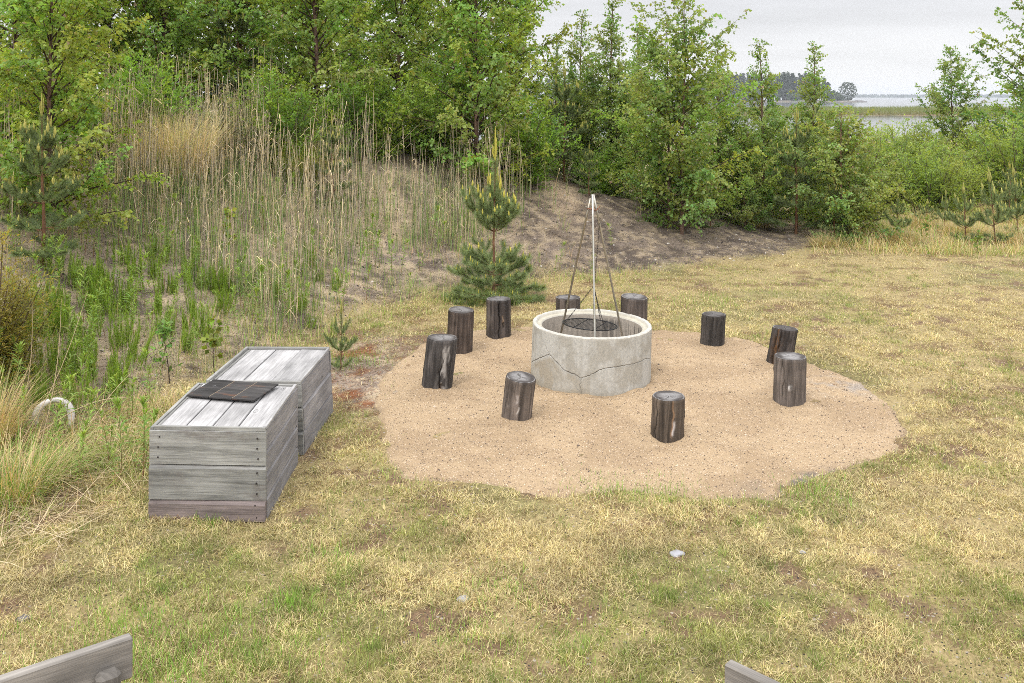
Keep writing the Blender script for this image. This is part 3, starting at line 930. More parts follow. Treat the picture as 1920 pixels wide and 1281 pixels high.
    g.obj("sawn_top", M['endgrain'], t)
    return t
M['endgrain'] = attr_mat("end_grain", .85, .15, noise=(70, 70, 70), bump=.002, amp=(.7, 1.25))
LOG_LABEL = [
    "dark leaning log stool with peeling pale patch and split foot, leftmost on the sand",
    "dark brown log stool just behind the leaning one with the peeling patch",
    "dark log stool with one long vertical crack, nearest the pine",
    "log stool behind the concrete ring on its left side, mostly hidden by it",
    "log stool behind the concrete ring on its right side, partly hidden by it",
    "short dark log stool standing alone at the far right of the sand bed",
    "blackened log stool with an orange brown split, half behind a greyer one",
    "tall grey brown log stool with a small pale knot, rightmost in front",
    "brown log stool nearest the lawn with a pale grey heart in its top",
    "grey brown tilted log stool with slanting top, left in front of the concrete ring"]
LOG_COL = [np.array(c) for c in [(.080, .072, .068), (.078, .060, .050), (.075, .062, .055), (.085, .07, .06), (.080, .066, .058), (.062, .055, .050), (.052, .044, .040), (.125, .105, .092), (.092, .072, .056), (.135, .112, .097)]]
LOG_CRACK = {0: [(.25, .30, .16, .035, .004, (.34, .32, .30)), (.30, .12, .14, .05, .004, (.33, .31, .29)), (.12, .10, .2, .007, .022, (.02, .016, .014)), (.16, .02, .06, .022, .03, (.05, .025, .012)), (.55, .36, .1, .008, .006, (.4, .38, .36))],
             2: [(.03, .2, .3, .006, .02, (.015, .012, .01)), (.33, .22, .07, .014, .006, (.32, .22, .14)), (.36, .17, .04, .008, .006, (.02, .015, .01))],
             6: [(-.55, .25, .5, .045, .012, (.15, .075, .032)), (-.35, .2, .5, .012, .035, (.02, .015, .01)), (-.8, .2, .4, .012, .02, (.03, .02, .012))],
             7: [(.02, .18, .03, .018, -.008, (.5, .48, .46)), (-.42, .25, .2, .004, .008, (.03, .025, .02))],
             8: [(.38, .12, .07, .008, .004, (.46, .42, .40)), (.28, .2, .18, .006, .006, (.24, .15, .09)), (-.8, .2, .25, .005, .01, (.02, .016, .012))],
             9: [(-.12, .22, .05, .012, .004, (.42, .38, .36)), (.02, .12, .04, .006, .004, (.4, .37, .35))]}
LOG_TOP = {0: (-.03, .0), 9: (-.12, .10), 1: (-.05, .05), 8: (.0, .02), 4: (-.06, .05), 6: (-.07, .0)}
LOG_PALE = {0: .8, 5: .35, 6: .25, 2: .55, 1: .6, 8: .85, 9: .8, 7: 1.0}
for i, a in enumerate(LOGS): make_log(i, *a)

# ------------------------------------------------------------------ concrete ring
CRACK = [(-111, 684), (-104, 679), (-97, 675), (-88, 671), (-82, 668), (-76, 674), (-72, 680), (-64, 688), (-57, 696), (-48, 700), (-42, 703), (-34, 706), (-27, 711),
         (-18, 708), (-12, 706), (-4, 701), (3, 696), (12, 693), (23, 690), (34, 689), (43, 687), (56, 684), (68, 682), (80, 678), (93, 672), (100, 671), (106, 673)]
Ro, Ri, RH = .60, .505, .565
ca = np.array([math.asin(max(-1, min(1, c[0] / 111.5))) for c in CRACK])
cz = []
for c, a in zip(CRACK, ca):
    d = RING_C[1] - Ro * math.cos(a); cz.append(CAM_Z - (c[1] - HY) / F * d)
cz = np.array(cz)
th = np.concatenate([np.linspace(-1.62, 1.62, 760), np.linspace(1.62, 2 * np.pi - 1.62, 160)[1:-1]])   # 0 faces the camera
zo = np.linspace(-.08, RH - .012, 200)
TH, ZZ = np.meshgrid(th, zo)
def ring_col(TH, ZZ, seed=0):
    b = fbm(TH * 5, ZZ * 5, 201 + seed); f = fbm(TH * 30, ZZ * 40, 211 + seed, 3); st = fbm(TH * 16, ZZ * .9, 221 + seed, 3)
    c = np.ones(TH.shape + (3,)) * np.array([.445, .435, .40])
    c = lerp(c, np.array([.34, .32, .275]), sstep(.46, .66, b) * .8)
    c = lerp(c, np.array([.33, .315, .275]), sstep(.52, .68, st) * .35)
    c *= (.9 + .2 * f)[..., None]
    return c
col = ring_col(TH, ZZ)
zc = np.interp(TH, ca, cz, left=-1, right=-1) + (.010 * (fbm(TH * 40, TH * 0, 7, 2) - .5)) * (TH > ca[0]) * (TH < ca[-1])
dz = np.abs(ZZ - zc)
wid = .0024 * (.6 + .9 * fbm(TH * 18, TH * 0, 9, 2)) * np.interp(TH, [-1.6, -.3, .4, 1.2, 1.3], [1.2, 1.5, 1.1, .8, .3])
mk = np.exp(-(dz / wid) ** 2)
# the fork running down to the foot, and the hairline above the left peak
for (pts, ww) in (([(-27, 711), (-26, 718), (-29, 725), (-26, 734), (-24, 742)], .0022), ([(-82, 668), (-86, 660), (-90, 650)], .0014)):
    aa = np.array([math.asin(p[0] / 111.5) for p in pts]); zz_ = np.array([CAM_Z - (p[1] - HY) / F * (RING_C[1] - Ro * math.cos(a)) for p, a in zip(pts, aa)])
    o = np.argsort(zz_); xa = np.interp(ZZ, zz_[o], aa[o], left=9, right=9) + .006 * np.sin(ZZ * 160)
    mk = np.maximum(mk, np.exp(-((TH - xa) * Ro / ww) ** 2) * .8)
col = lerp(col, np.array([.06, .05, .042]), np.clip(mk, 0, 1) * .9)
below = sstep(0, .05, zc - ZZ) * (TH < -.1) * (TH > ca[0])
col = lerp(col, np.array([.35, .315, .255]), below * (.35 + .65 * sstep(.4, .6, fbm(TH * 6, ZZ * 9, 31))))
damp = sstep(.09, .0, ZZ + .05 * fbm(TH * 9, ZZ, 77, 2))
col = lerp(col, np.array([.30, .27, .21]), damp * .6)
col = lerp(col, np.array([.26, .235, .19]), np.exp(-((TH + .235) / .05) ** 2) * sstep(.14, .0, ZZ) * .8)
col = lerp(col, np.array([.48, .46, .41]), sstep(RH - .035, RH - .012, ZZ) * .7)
pore = vnoise(TH * 110, ZZ * 190, 301) > .975
col = np.where(pore[..., None], col * .55, col)
rad = Ro * (1 + .006 * (1 - ZZ / RH)) - mk * .006 - pore * .002 + .0022 * (fbm(TH * 20, ZZ * 25, 5, 3) - .5)
g = Geo()
def ring_add(TH, RAD, Z, col, flip=False):
    X = RAD * np.sin(TH); Y = -RAD * np.cos(TH)
    k, n = TH.shape
    idx = np.arange(k * n).reshape(k, n); i2 = np.roll(idx, -1, axis=1)
    q = np.stack([idx[:-1], i2[:-1], i2[1:], idx[1:]], -1).reshape(-1, 4)
    g.add(np.stack([X, Y, Z], -1).reshape(-1, 3), q, None, col.reshape(-1, 3))
ring_add(TH, rad, ZZ, col)
prof = [(Ro, RH - .012), (Ro - .004, RH - .004), (Ro - .012, RH), (Ro - .030, RH), (Ro - .038, RH - .004), (Ro - .046, RH - .024), (Ro - .052, RH - .028), (Ri + .016, RH - .028), (Ri + .006, RH - .032), (Ri, RH - .042)]
prof = np.array(prof); k = len(prof)
TT = np.broadcast_to(th, (k, len(th)))
chip = (fbm(TT * 14, np.arange(k)[:, None] * .3, 55, 3) - .5)
bite = sstep(.60, .72, fbm(TT * 9, TT * 0 + 3, 57, 3)) * ((np.arange(k) < 4)[:, None])
RD = np.broadcast_to(prof[:, :1], TT.shape) + chip * .005 - bite * .006; ZP = np.broadcast_to(prof[:, 1:], TT.shape) + chip * .005 - bite * .008
RD = RD.copy(); ZP = ZP.copy(); RD[0] = rad[-1]; ZP[0] = zo[-1]
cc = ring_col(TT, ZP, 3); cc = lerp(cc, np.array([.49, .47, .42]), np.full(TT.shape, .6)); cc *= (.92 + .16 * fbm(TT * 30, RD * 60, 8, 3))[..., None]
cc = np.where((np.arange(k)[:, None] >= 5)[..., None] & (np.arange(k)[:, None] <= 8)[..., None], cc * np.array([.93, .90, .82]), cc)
ring_add(TT, RD, ZP, cc)
zi = np.linspace(RH - .042, -.05, 60)
TI, ZI = np.meshgrid(th, zi)
ci = np.ones(TI.shape + (3,)) * np.array([.36, .325, .28])
sooty = sstep(.42, .62, fbm(TI * 22, ZI * 1.0, 401, 3)) * np.clip(np.exp(-((np.abs(TI) - 2.15) / .55) ** 2) * (TI > 0) + .25, 0, 1)
ci = lerp(ci, np.array([.07, .065, .06]), sooty * sstep(RH - .05, RH - .10, ZI))
ci *= (.85 + .3 * fbm(TI * 30, ZI * 30, 9, 3))[..., None]
RI = np.full(TI.shape, Ri); RI[0] = RD[-1]; ZI[0] = ZP[-1]
ring_add(TI, RI, ZI, ci)
M['concrete'] = attr_mat("concrete", .9, .15, noise=(55, 55, 55), bump=.0025, amp=(.82, 1.12))
ro = tag(g.obj("concrete_ring", M['concrete'], loc=(RING_C[0], RING_C[1], .012)), "round pale concrete fire ring with a zigzag crack across its front", "fire ring")
ro.rotation_euler = (R(.5), R(1.5), 0)
# ash and sand inside
g = Geo(); kk = np.linspace(0, .515, 14); aa = np.linspace(0, 2 * np.pi, 61)[:-1]
KK, AA = np.meshgrid(kk, aa, indexing='ij')
X = RING_C[0] + KK * np.cos(AA); Y = RING_C[1] + KK * np.sin(AA); Z = .26 + .05 * fbm(X * 6, Y * 6, 5) + .03 * KK
idx = np.arange(KK.size).reshape(KK.shape); i2 = np.roll(idx, -1, axis=1)
cA = lerp(np.ones(X.shape + (3,)) * np.array([.22, .185, .155]), np.array([.42, .34, .27]), sstep(.35, .55, fbm(X * 9, Y * 9, 6)))
g.add(np.stack([X, Y, Z], -1).reshape(-1, 3), np.stack([idx[:-1], idx[1:], i2[1:], i2[:-1]], -1).reshape(-1, 4), None, cA.reshape(-1, 3))
tag(g.obj("ash", M['ground']), "grey ash and charred sand covering the floor inside the concrete ring", "ash", kind="stuff")

# ------------------------------------------------------------------ tripod and hanging grate
M['steel'] = attr_mat("steel_pipe", .38, .5, .85, noise=(30, 30, 4), amp=(.75, 1.15))
M['black_iron'] = attr_mat("black_iron", .55, .4, .5)
TP = np.array([.815, 9.46, 0])
apex = np.array([.815, 9.46, 1.80])
t = thing("cooking_tripod", "tall thin steel tripod standing inside the concrete ring", "tripod", (TP[0], TP[1], .17))
legs_top = []
for (a, colr, ex) in ((R(-91), (.58, .56, .50), .075), (R(146), (.34, .30, .24), .03), (R(30), (.46, .43, .37), .07)):
    foot = np.array([.43 * math.cos(a), .43 * math.sin(a), 0.0])
    rt = .030
    tpv = np.array([rt * math.cos(a), rt * math.sin(a), 1.80 - .17])
    d = (tpv - foot) / np.linalg.norm(tpv - foot)
    end = tpv + d * ex
    g = Geo(); pts = np.linspace(0, 1, 9)[:, None] * (end - foot) + foot
    tube(g, pts, .0105, 12, np.array(colr) * np.linspace(.75, 1.05, 9)[:, None], True)
    g.obj("leg", M['steel'], t)
g = Geo()
aa = np.linspace(0, 2 * np.pi, 26)
tube(g, np.stack([.052 * np.cos(aa), .052 * np.sin(aa), 1.80 - .17 - .075 + .008 * np.sin(aa * 2)], -1), .005, 6, (.25, .10, .055))
tube(g, [(.05, .0, 1.555), (.068, -.01, 1.57), (.075, -.012, 1.585)], .004, 5, (.25, .10, .055), True)
g.obj("wire_loop", M['iron'], t)

gc = np.array([.79, 9.46]); gz = .555; gr_ = .275
t = thing("grill_grate", "round black iron grate hanging on chains inside the tripod", "grill grate", (gc[0], gc[1], gz))
t.rotation_euler = (R(-2.0), R(4), 0)
g = Geo(); aa = np.linspace(0, 2 * np.pi, 61)
tube(g, np.stack([gr_ * np.cos(aa), gr_ * np.sin(aa), 0 * aa], -1), .006, 8, (.028, .027, .027))
for u in np.linspace(-.92, .92, 14):
    hw = gr_ * math.sqrt(1 - u * u); o = u * gr_
    ct, st_ = math.cos(R(-22)), math.sin(R(-22))
    p0 = np.array([-hw, o]); p1 = np.array([hw, o])
    rot = np.array([[ct, -st_], [st_, ct]])
    a0 = rot @ p0; a1 = rot @ p1
    tube(g, [(a0[0], a0[1], .002), (a1[0], a1[1], .002)], .0026, 6, (.03, .029, .029), True)
ct, st_ = math.cos(R(68)), math.sin(R(68))
for o in (-.1, .1):
    hw = math.sqrt(gr_ ** 2 - o * o)
    tube(g, [(-hw * ct - o * st_, -hw * st_ + o * ct, -.006), (hw * ct - o * st_, hw * st_ + o * ct, -.006)], .004, 6, (.03, .029, .029), True)
g.obj("grate_disc", M['black_iron'], t)
def chain_link_path(geo, p0, p1, n, colr):
    p0 = np.asarray(p0, float); p1 = np.asarray(p1, float); d = (p1 - p0); L = np.linalg.norm(d); d /= L
    s1 = np.cross(d, [0, 0, 1.0]); s1 /= np.linalg.norm(s1); s2 = np.cross(d, s1)
    aa = np.linspace(0, 2 * np.pi, 9)
    for i in range(n):
        c = p0 + d * L * (i + .5) / n; s = s1 if i % 2 else s2
        tube(geo, c + d * (np.cos(aa) * L / n * .62)[:, None] + s * (np.sin(aa) * .0055)[:, None], .0019, 4, colr)
hub = np.array([.02, .0, .40])
for (ang, dh) in ((R(196), 0), (R(-62), -.05), (R(62), -.03)):
    g = Geo(); chain_link_path(g, (gr_ * math.cos(ang), gr_ * math.sin(ang), .006), hub + np.array([0, 0, dh]), 34, (.035, .033, .032)); g.obj("chain", M['black_iron'], t)
g = Geo(); chain_link_path(g, hub, (.03, .0, 1.10), 40, (.05, .04, .035)); g.obj("hanging_chain", M['black_iron'], t)

# ------------------------------------------------------------------ the two benches at the lower edge
def bench(name, label, end, direc, seed, block):
    """end: top corner of the back board nearest the middle; direc: along the bench, away from that end; the sitter's side faces the camera"""
    direc = np.array(direc, float); direc /= np.linalg.norm(direc)
    nrm = np.array([direc[1], -direc[0]]);
    if nrm[1] > 0: nrm = -nrm
    t = thing(name, label, "bench", (end[0], end[1], float(H(end[0], end[1]))))
    L = 1.5; th = .045
    flip = np.cross(np.append(direc, 0), np.append(nrm, 0))[2]
    rot = Matrix(((direc[0], nrm[0], 0), (direc[1], nrm[1], 0), (0, 0, 1)))
    bc = np.array([.285, .262, .235])
    def put(name_, parts, mat=M['bench']):
        g = Geo()
        for (c, s, al, ac, b, k) in parts: board(g, c, s, al, ac, bc * k, b)
        v = g.v
        for i in range(len(v)): g.v[i] = (v[i] @ np.array(rot).T).astype(np.float32)
        if flip < 0:
            g.q = [q[:, ::-1] for q in g.q]; g.t = [q[:, ::-1] for q in g.t]
        g.obj(name_, mat, t, smooth=False, grain=True)
    put("backrest", [((L / 2, th / 2, .85 - .075), (L, th, .15), 0, 2, .005, 1.0), ((L / 2, th / 2, .60), (L, th, .13), 0, 2, .005, .95)])
    put("seat", [((L / 2, .13 + .125 * k, .43), (L, .115, .04), 0, 1, .005, .95 + .05 * k) for k in range(3)])
    for u in (.095, L - .095):
        put("post", [((u, th + .03 + .002, .388), (.085, .06, .776), 2, 0, .016, .55)])
        put("leg", [((u, .44, .205), (.07, .06, .41), 2, 0, .005, .8), ((u, .26, .385), (.06, .40, .05), 1, 0, .004, .8)])
    return t
def at_h(px, py, z):
    d = (CAM_Z - z) * F / (py - HY); return np.array([(px - CX) / F * d, d])
a = at_h(243, 1190, .85); b = at_h(0, 1270, .85); bench("garden_bench", "grey wooden bench end in the bottom left corner with a rounded post", a, b - a, 3, True)
a = at_h(1370, 1236, .85); b = at_h(1465, 1281, .85); bench("garden_bench", "grey wooden bench end cut off at the bottom right edge", a, b - a, 4, False)

# ------------------------------------------------------------------ pale hoop half buried in the weeds
p0 = gp(100, 806)
t = thing("hoop", "pale grey curved pipe hoop half buried among weeds by the left edge", "hoop", tuple(p0))
aa = np.linspace(-.25, np.pi + .1, 28)
g = Geo()
hp = np.stack([.135 * np.cos(aa), .10 * np.cos(aa) * .4 + .02 * np.sin(aa * 2), .05 + .185 * np.sin(aa)], -1)
tube(g, hp, .026 + .006 * np.sin(aa * 3), 12, np.array([.62, .585, .58]) * (1 + .1 * np.sin(aa * 11))[:, None], True)
M['pipe'] = attr_mat("weathered_pipe", .7, .2, noise=(40, 40, 40), bump=.002, amp=(.75, 1.12))
g.obj("arch", M['pipe'], t)

# ------------------------------------------------------------------ trees
def unit(v): return v / (np.linalg.norm(v, axis=-1, keepdims=True) + 1e-9)

def birch_parts(seed, Ht, spread, n_br, dens=1.0, leaf=.052, stems=1, col=(.095, .18, .036), z0=.04, shape=None, el=(30, 64), bark=(.15, .095, .07), topthin=.55, droop=.10, low=1.0):
    r = rng(seed); tg = Geo(); cg = Geo()
    shape = shape or [(0, .75), (.12, 1), (.35, 1), (.6, .9), (.8, .62), (.95, .3), (1, .12)]
    sx, sy = zip(*shape)
    P, D, Nn, Sz, Cc = [], [], [], [], []
    for s in range(stems):
        hs = Ht * (1 if s == 0 else r.uniform(.78, .95))
        zz = np.linspace(0, 1, 14)
        off = np.array([0, 0]) if stems == 1 else r.normal(0, .10, 2) + np.array([.14 * (s - (stems - 1) / 2), 0])
        ln = r.normal(0, .035, 2) + (np.array([.05 * (s - (stems - 1) / 2), 0]) if stems > 1 else 0)
        wob = np.cumsum(r.normal(0, .012, (14, 2)), 0) * hs * .12
        tr = np.c_[off[0] + ln[0] * zz * hs + wob[:, 0], off[1] + ln[1] * zz * hs + wob[:, 1], zz * hs - .15 * (1 - zz)]
        br = hs * .0085 * (1 - .92 * zz) + .003
        tube(tg, tr, br, 8, np.array(bark) * (.7 + .7 * r.random((14, 1))))
        for b in range(n_br // stems):
            t = z0 + (1 - z0) * (b + r.random()) / (n_br // stems)
            base = np.array([np.interp(t, zz, tr[:, k]) for k in range(3)])
            L = spread * np.interp(t, sx, sy) * r.uniform(.5, 1.3)
            az = b * 2.4 + r.normal(0, .4) + s
            e = R(np.interp(t, [0, 1], el) + r.normal(0, 8))
            u = np.linspace(0, 1, 6)
            dv = np.array([math.cos(az) * math.cos(e), math.sin(az) * math.cos(e), math.sin(e)])
            pts = base + dv * (L * u)[:, None]
            pts[:, 2] -= droop * L * u ** 2
            pts += np.cumsum(r.normal(0, .018 * L, (6, 3)), 0) * u[:, None]
            tube(tg, pts, np.maximum(br[int(t * 13)] * .42 * (1 - .85 * u), .0018), 4, np.array(bark) * .45)
            bc = np.array(col) * r.uniform(.8, 1.25) * np.array([r.uniform(.85, 1.25), 1, r.uniform(.7, 1.2)])
            nt_ = int((L * 13 + 3) * dens * (1 - topthin * sstep(.45, .95, t)))
            for k in range(nt_):
                ut = r.uniform(.12, 1.0)
                p0 = np.array([np.interp(ut, u, pts[:, j]) for j in range(3)])
                a2 = az + r.choice([-1, 1]) * r.uniform(.3, 1.3); e2 = e * .5 + r.normal(.05, .35)
                l2 = (r.uniform(.16, .46) * (1.1 - .45 * ut)) * min(1, .55 + L * .6)
                d2 = np.array([math.cos(a2) * math.cos(e2), math.sin(a2) * math.cos(e2), math.sin(e2)])
                m = max(3, int(l2 / .0235))
                v = np.linspace(.1, 1, m)
                q = p0 + d2 * (l2 * v)[:, None]; q[:, 2] -= .35 * l2 * v ** 2
                if r.random() < .25: tube(tg, np.array([p0, q[m // 2], q[-1]]), [.0022, .0018, .001], 3, np.array(bark) * .5)
                P.append(q + r.normal(0, .012, (m, 3)))
                dd = d2 * .35 + r.normal(0, .55, (m, 3)); dd[:, 2] -= .45
                D.append(dd)
                nn = r.normal(0, .5, (m, 3)); nn[:, 2] += .8; nn[:, :2] += dv[:2] * .6
                Nn.append(nn)
                Sz.append(leaf * r.uniform(.65, 1.2, m))
                cl = bc * r.uniform(.82, 1.22, (m, 1)) * (1 + r.normal(0, .06, (m, 3)))
                odd = r.random(m)
                cl = np.where((odd < .025)[:, None], np.array([.30, .27, .05]), cl)
                cl = np.where((odd > .985)[:, None], np.array([.33, .24, .17]), cl)
                Cc.append(cl)
    leaves(cg, np.concatenate(P), np.concatenate(D), np.concatenate(Nn), np.concatenate(Sz), np.clip(np.concatenate(Cc), .01, .8), .86, .36)
    return tg, cg

def shrub_parts(seed, Ht, spread, stems, col, leaf=.05, asp=.42, dens=1.0, upright=.5, bark=(.13, .10, .08)):
    r = rng(seed); tg = Geo(); cg = Geo(); P, D, Nn, Sz, Cc = [], [], [], [], []
    for s in range(stems):
        az = s * 2.4 + r.normal(0, .3); out = spread * math.sqrt((s + .5) / stems) * r.uniform(.8, 1.1)
        hh = Ht * (1 - .5 * (out / spread) ** 2) * r.uniform(.7, 1.05); b0 = .45 * r.random()
        u = np.linspace(0, 1, 6)
        pts = np.c_[np.cos(az) * out * (b0 + (1 - b0) * u ** upright * u), np.sin(az) * out * (b0 + (1 - b0) * u ** upright * u), hh * u - .1 * (1 - u)]
        pts[:, :2] += r.normal(0, .05, 2)
        tube(tg, pts, .012 * (1 - .8 * u) * min(1, Ht / 2) + .002, 4, bark)
        bc = np.array(col) * r.uniform(.8, 1.25) * np.array([r.uniform(.9, 1.2), 1, r.uniform(.8, 1.2)])
        for k in range(int(hh * 26 * dens)):
            ut = r.uniform(.02, 1)
            p0 = np.array([np.interp(ut, u, pts[:, j]) for j in range(3)])
            a2 = r.uniform(0, 6.28); e2 = r.uniform(-.1, 1.0); l2 = r.uniform(.14, .42) * (1.15 - .5 * ut) * min(1.2, .5 + .4 * Ht)
            d2 = np.array([math.cos(a2) * math.cos(e2), math.sin(a2) * math.cos(e2), math.sin(e2)])
            m = max(3, int(l2 / .022)); v = np.linspace(.1, 1, m)
            P.append(p0 + d2 * (l2 * v)[:, None] + r.normal(0, .008, (m, 3)))
            if r.random() < .3: tube(tg, np.array([p0, p0 + d2 * l2]), [.002, .001], 3, bark)
            D.append(d2 * .8 + r.normal(0, .5, (m, 3)) + np.array([0, 0, .1]))
            nn = r.normal(0, .5, (m, 3)); nn[:, 2] += 1; Nn.append(nn)
            Sz.append(leaf * r.uniform(.6, 1.2, m))
            top = np.clip(v[:, None], 0, 1)
            Cc.append(bc * r.uniform(.8, 1.25, (m, 1)) * (1 + top * np.array([.35, .22, .0])))
    leaves(cg, np.concatenate(P), np.concatenate(D), np.concatenate(Nn), np.concatenate(Sz), np.clip(np.concatenate(Cc), .01, .8), asp, .45)
    return tg, cg

def pine_parts(seed, Ht, whorls, needle=.06, dens=1700, col=(.20, .26, .105), thick=.0021, trunk_r=.018, candle=(.46, .42, .075), bark=(.20, .105, .06)):
    """whorls: (z, n, length, rise, candle length)"""
    r = rng(seed); tg = Geo(); ng = Geo(); sg = Geo()
    zt = np.linspace(0, 1, 8)
    tr = np.c_[np.cumsum(r.normal(0, .006, 8)) * Ht, np.cumsum(r.normal(0, .006, 8)) * Ht, zt * Ht - .05 * (1 - zt)]
    tube(tg, tr, trunk_r * (1 - .75 * zt), 7, np.array(bark) * r.uniform(.7, 1.2, (8, 1)))
    segs = []; tips = []
    def branch(p0, az, L, rise, cl, sub=True):
        u = np.linspace(0, 1, 6)
        pts = p0 + np.stack([np.cos(az) * L * u * (1 - .25 * u), np.sin(az) * L * u * (1 - .25 * u), L * (rise * .25 * u + rise * .75 * u ** 2)], -1)
        tube(tg, pts, .006 * (1 - .6 * u) * min(1, .5 + L), 4, np.array(bark) * .8)
        segs.append((pts, .22)); tips.append((pts[-1], cl))
        if sub and L > .22:
            for q in range(int(2 + L * 4)):
                ut = r.uniform(.35, .9)
                pp = np.array([np.interp(ut, u, pts[:, j]) for j in range(3)])
                branch(pp, az + r.choice([-1, 1]) * r.uniform(.5, 1.0), L * r.uniform(.3, .5), rise * r.uniform(.7, 1.1), cl * .6, False)
    for (z, n, L, rise, cl) in whorls:
        a0 = r.uniform(0, 6.28)
        p = np.array([np.interp(z / Ht, zt, tr[:, j]) for j in range(3)])
        for k in range(n):
            branch(p + np.array([0, 0, r.normal(0, .012)]), a0 + k * 6.283 / n + r.normal(0, .2), L * r.uniform(.8, 1.15), rise * r.uniform(.8, 1.2), cl * r.uniform(.7, 1.2))
    lead = tr[int(len(tr) * .72):]
    segs.append((lead, 0.0))
    for pts, start in segs:
        L = np.linalg.norm(np.diff(pts, axis=0), axis=1).sum()
        m = int(L * dens) + 6
        t = start + (1 - start) * r.random(m) ** .8
        u = np.linspace(0, 1, len(pts))
        P = np.stack([np.interp(t, u, pts[:, j]) for j in range(3)], -1)
        ax = unit(pts[-1] - pts[0])
        rd = r.normal(0, 1, (m, 3)); rd -= (rd @ ax)[:, None] * ax; rd = unit(rd)
        D = unit(rd * .85 + ax * r.uniform(.35, 1.0, (m, 1)))
        S = unit(np.cross(D, r.normal(0, 1, (m, 3))))
        ln = needle * r.uniform(.7, 1.15, m)[:, None]
        v = np.stack([P - S * thick * .5, P + S * thick * .5, P + D * ln + np.array([0, 0, .004])], 1).reshape(-1, 3)
        c = jitter(r, col, m, .2, .06)
        ng.add(v, None, np.arange(3 * m).reshape(-1, 3), np.repeat(c, 3, axis=0))
    def candle_at(p, cl, n):
        for k in range(n):
            a = r.uniform(0, 6.28); l = cl * (1 if k == 0 else r.uniform(.45, .8)); s = (.0 if k == 0 else .16)
            e = p + np.array([math.cos(a) * l * s, math.sin(a) * l * s, l])
            m = (p + e) / 2 + np.array([math.cos(a), math.sin(a), 0]) * l * s * .5
            cc = np.array(candle) * r.uniform(.8, 1.2)
            tube(sg, [p, m, p + (e - p) * .85, e], np.array([.0045, .0065, .005, .0015]) * (1.7 if cl > .06 else 1.1), 5, np.array([cc * .85, cc, cc * 1.1, cc * np.array([1.5, 1.35, 1.9])]))
            # young needles still pressed to the shoot
            q = int(60 * l / .12)
            t = r.random(q); P = p + (e - p) * t[:, None]; rd = unit(r.normal(0, 1, (q, 3)) * np.array([1, 1, .2]))
            D = unit(rd * .45 + np.array([0, 0, 1.0])); S = unit(np.cross(D, r.normal(0, 1, (q, 3))))
            v = np.stack([P - S * .002, P + S * .002, P + D * .024], 1).reshape(-1, 3)
            sg.add(v, None, np.arange(3 * q).reshape(-1, 3), np.repeat(jitter(r, cc * 1.05, q, .15), 3, axis=0))
    for p, cl in tips:
        if cl > .02: candle_at(p, cl, 3 if cl > .06 else 1)
    if whorls[-1][4] > .02: candle_at(tr[-1], whorls[-1][4] * 2.3, 5)
    return tg, ng, sg

def stand(name, geos, mats, names, label, cat, loc, rz=0, group=None, scale=1.0):
    t = thing(name, label, cat, tuple(loc), rz, group)
    for g, m, n in zip(geos, mats, names):
        if g.n: g.obj(n, M[m], t)
    t.scale = (scale,) * 3
    return t
BM = (('bark', 'leaf'), ('trunk', 'crown'))
PM = (('bark', 'needle', 'needle'), ('trunk', 'needles', 'new_shoots'))

GB = "birches and saplings on the bank and behind it"
wide = stand("birch_tree", birch_parts(11, 5.6, 1.65, 118, 1.3, .064, col=(.235, .345, .085), z0=.015), *BM, "big bushy dark green birch right behind the small pine and the dry reeds", "tree", col_at(893, 17.6, .05), .4, GB, 1.08)
def put_tree(src, px, d, sc_, rz, label, zs=1.0, sink=.05, group=GB):
    return dup(src, tuple(col_at(px, d, sink)), rz, (sc_, sc_, sc_ * zs), label, group)
near = stand("birch_tree", birch_parts(12, 4.4, 1.35, 104, 1.3, .060, col=(.26, .365, .08), z0=.02), *BM, "leafy light green birch at the left edge, closest to the camera", "tree", col_at(88, 11.0, .05), 0, GB, .9)
twin = stand("birch_tree", birch_parts(13, 4.15, 1.42, 124, 1.5, .058, 2, col=(.225, .32, .095), z0=.03, shape=[(0, .7), (.12, 1), (.35, 1.05), (.6, .9), (.8, .72), (.95, .42), (1, .2)]), *BM, "bright green birch with two reddish stems right of the tripod, in front of the sky", "tree", col_at(1254, 17.8, .05), .2, GB, 1.05)
slim = stand("birch_tree", birch_parts(14, 4.4, 1.0, 74, 1.5, .056, 1, z0=.02, col=(.205, .30, .09), shape=[(0, .9), (.2, 1.1), (.45, 1.0), (.7, .62), (.9, .34), (1, .15)], el=(38, 70)), *BM,
             "slim birch with an airy pointed top just left of the two stemmed birch", "tree", col_at(1138, 20.5, .05), 0, GB, 1.0)
put_tree(wide, 600, 17.2, 1.05, 2.1, "dense green birch with a pale bare stem behind the reeds and the green tussock")
put_tree(wide, 308, 17.2, 1.05, 4.0, "green birch with a thin dark stem behind the straw coloured tussock")
put_tree(wide, 742, 20.0, 1.1, 5.2, "dense birch standing back between two bigger birches above the reeds")
put_tree(near, 455, 18.5, 1.25, 1.0, "dense dark birch far back behind the tall pine near the top edge")
put_tree(near, 205, 17.0, 1.3, 3.0, "tall birch behind the leftmost leafy birch, reaching the top edge")
put_tree(wide, 30, 15.0, 1.0, 1.2, "birch at the far left edge half hidden by the nearest birch")
put_tree(near, 350, 21.0, 1.5, 2.2, "tall birch in the background between the left birches")
put_tree(near, 540, 22.0, 1.5, 4.4, "tall birch in the deep background left of the pale stemmed birch")
put_tree(wide, 665, 23.5, 1.3, .3, "big birch in the deep background between two dense birches")
put_tree(near, 830, 24.0, 1.5, 5.0, "tall birch in the background showing above the big bushy birch")
put_tree(near, 965, 21.5, 1.28, .9, "birch behind the big bushy one, its crown sloping down to the open sky")
put_tree(wide, 130, 21.0, 1.3, 3.6, "big birch in the deep background of the left edge")
put_tree(slim, 1082, 22.5, .92, 1.7, "slim birch with a thin leafy top next to the open sky on the left")
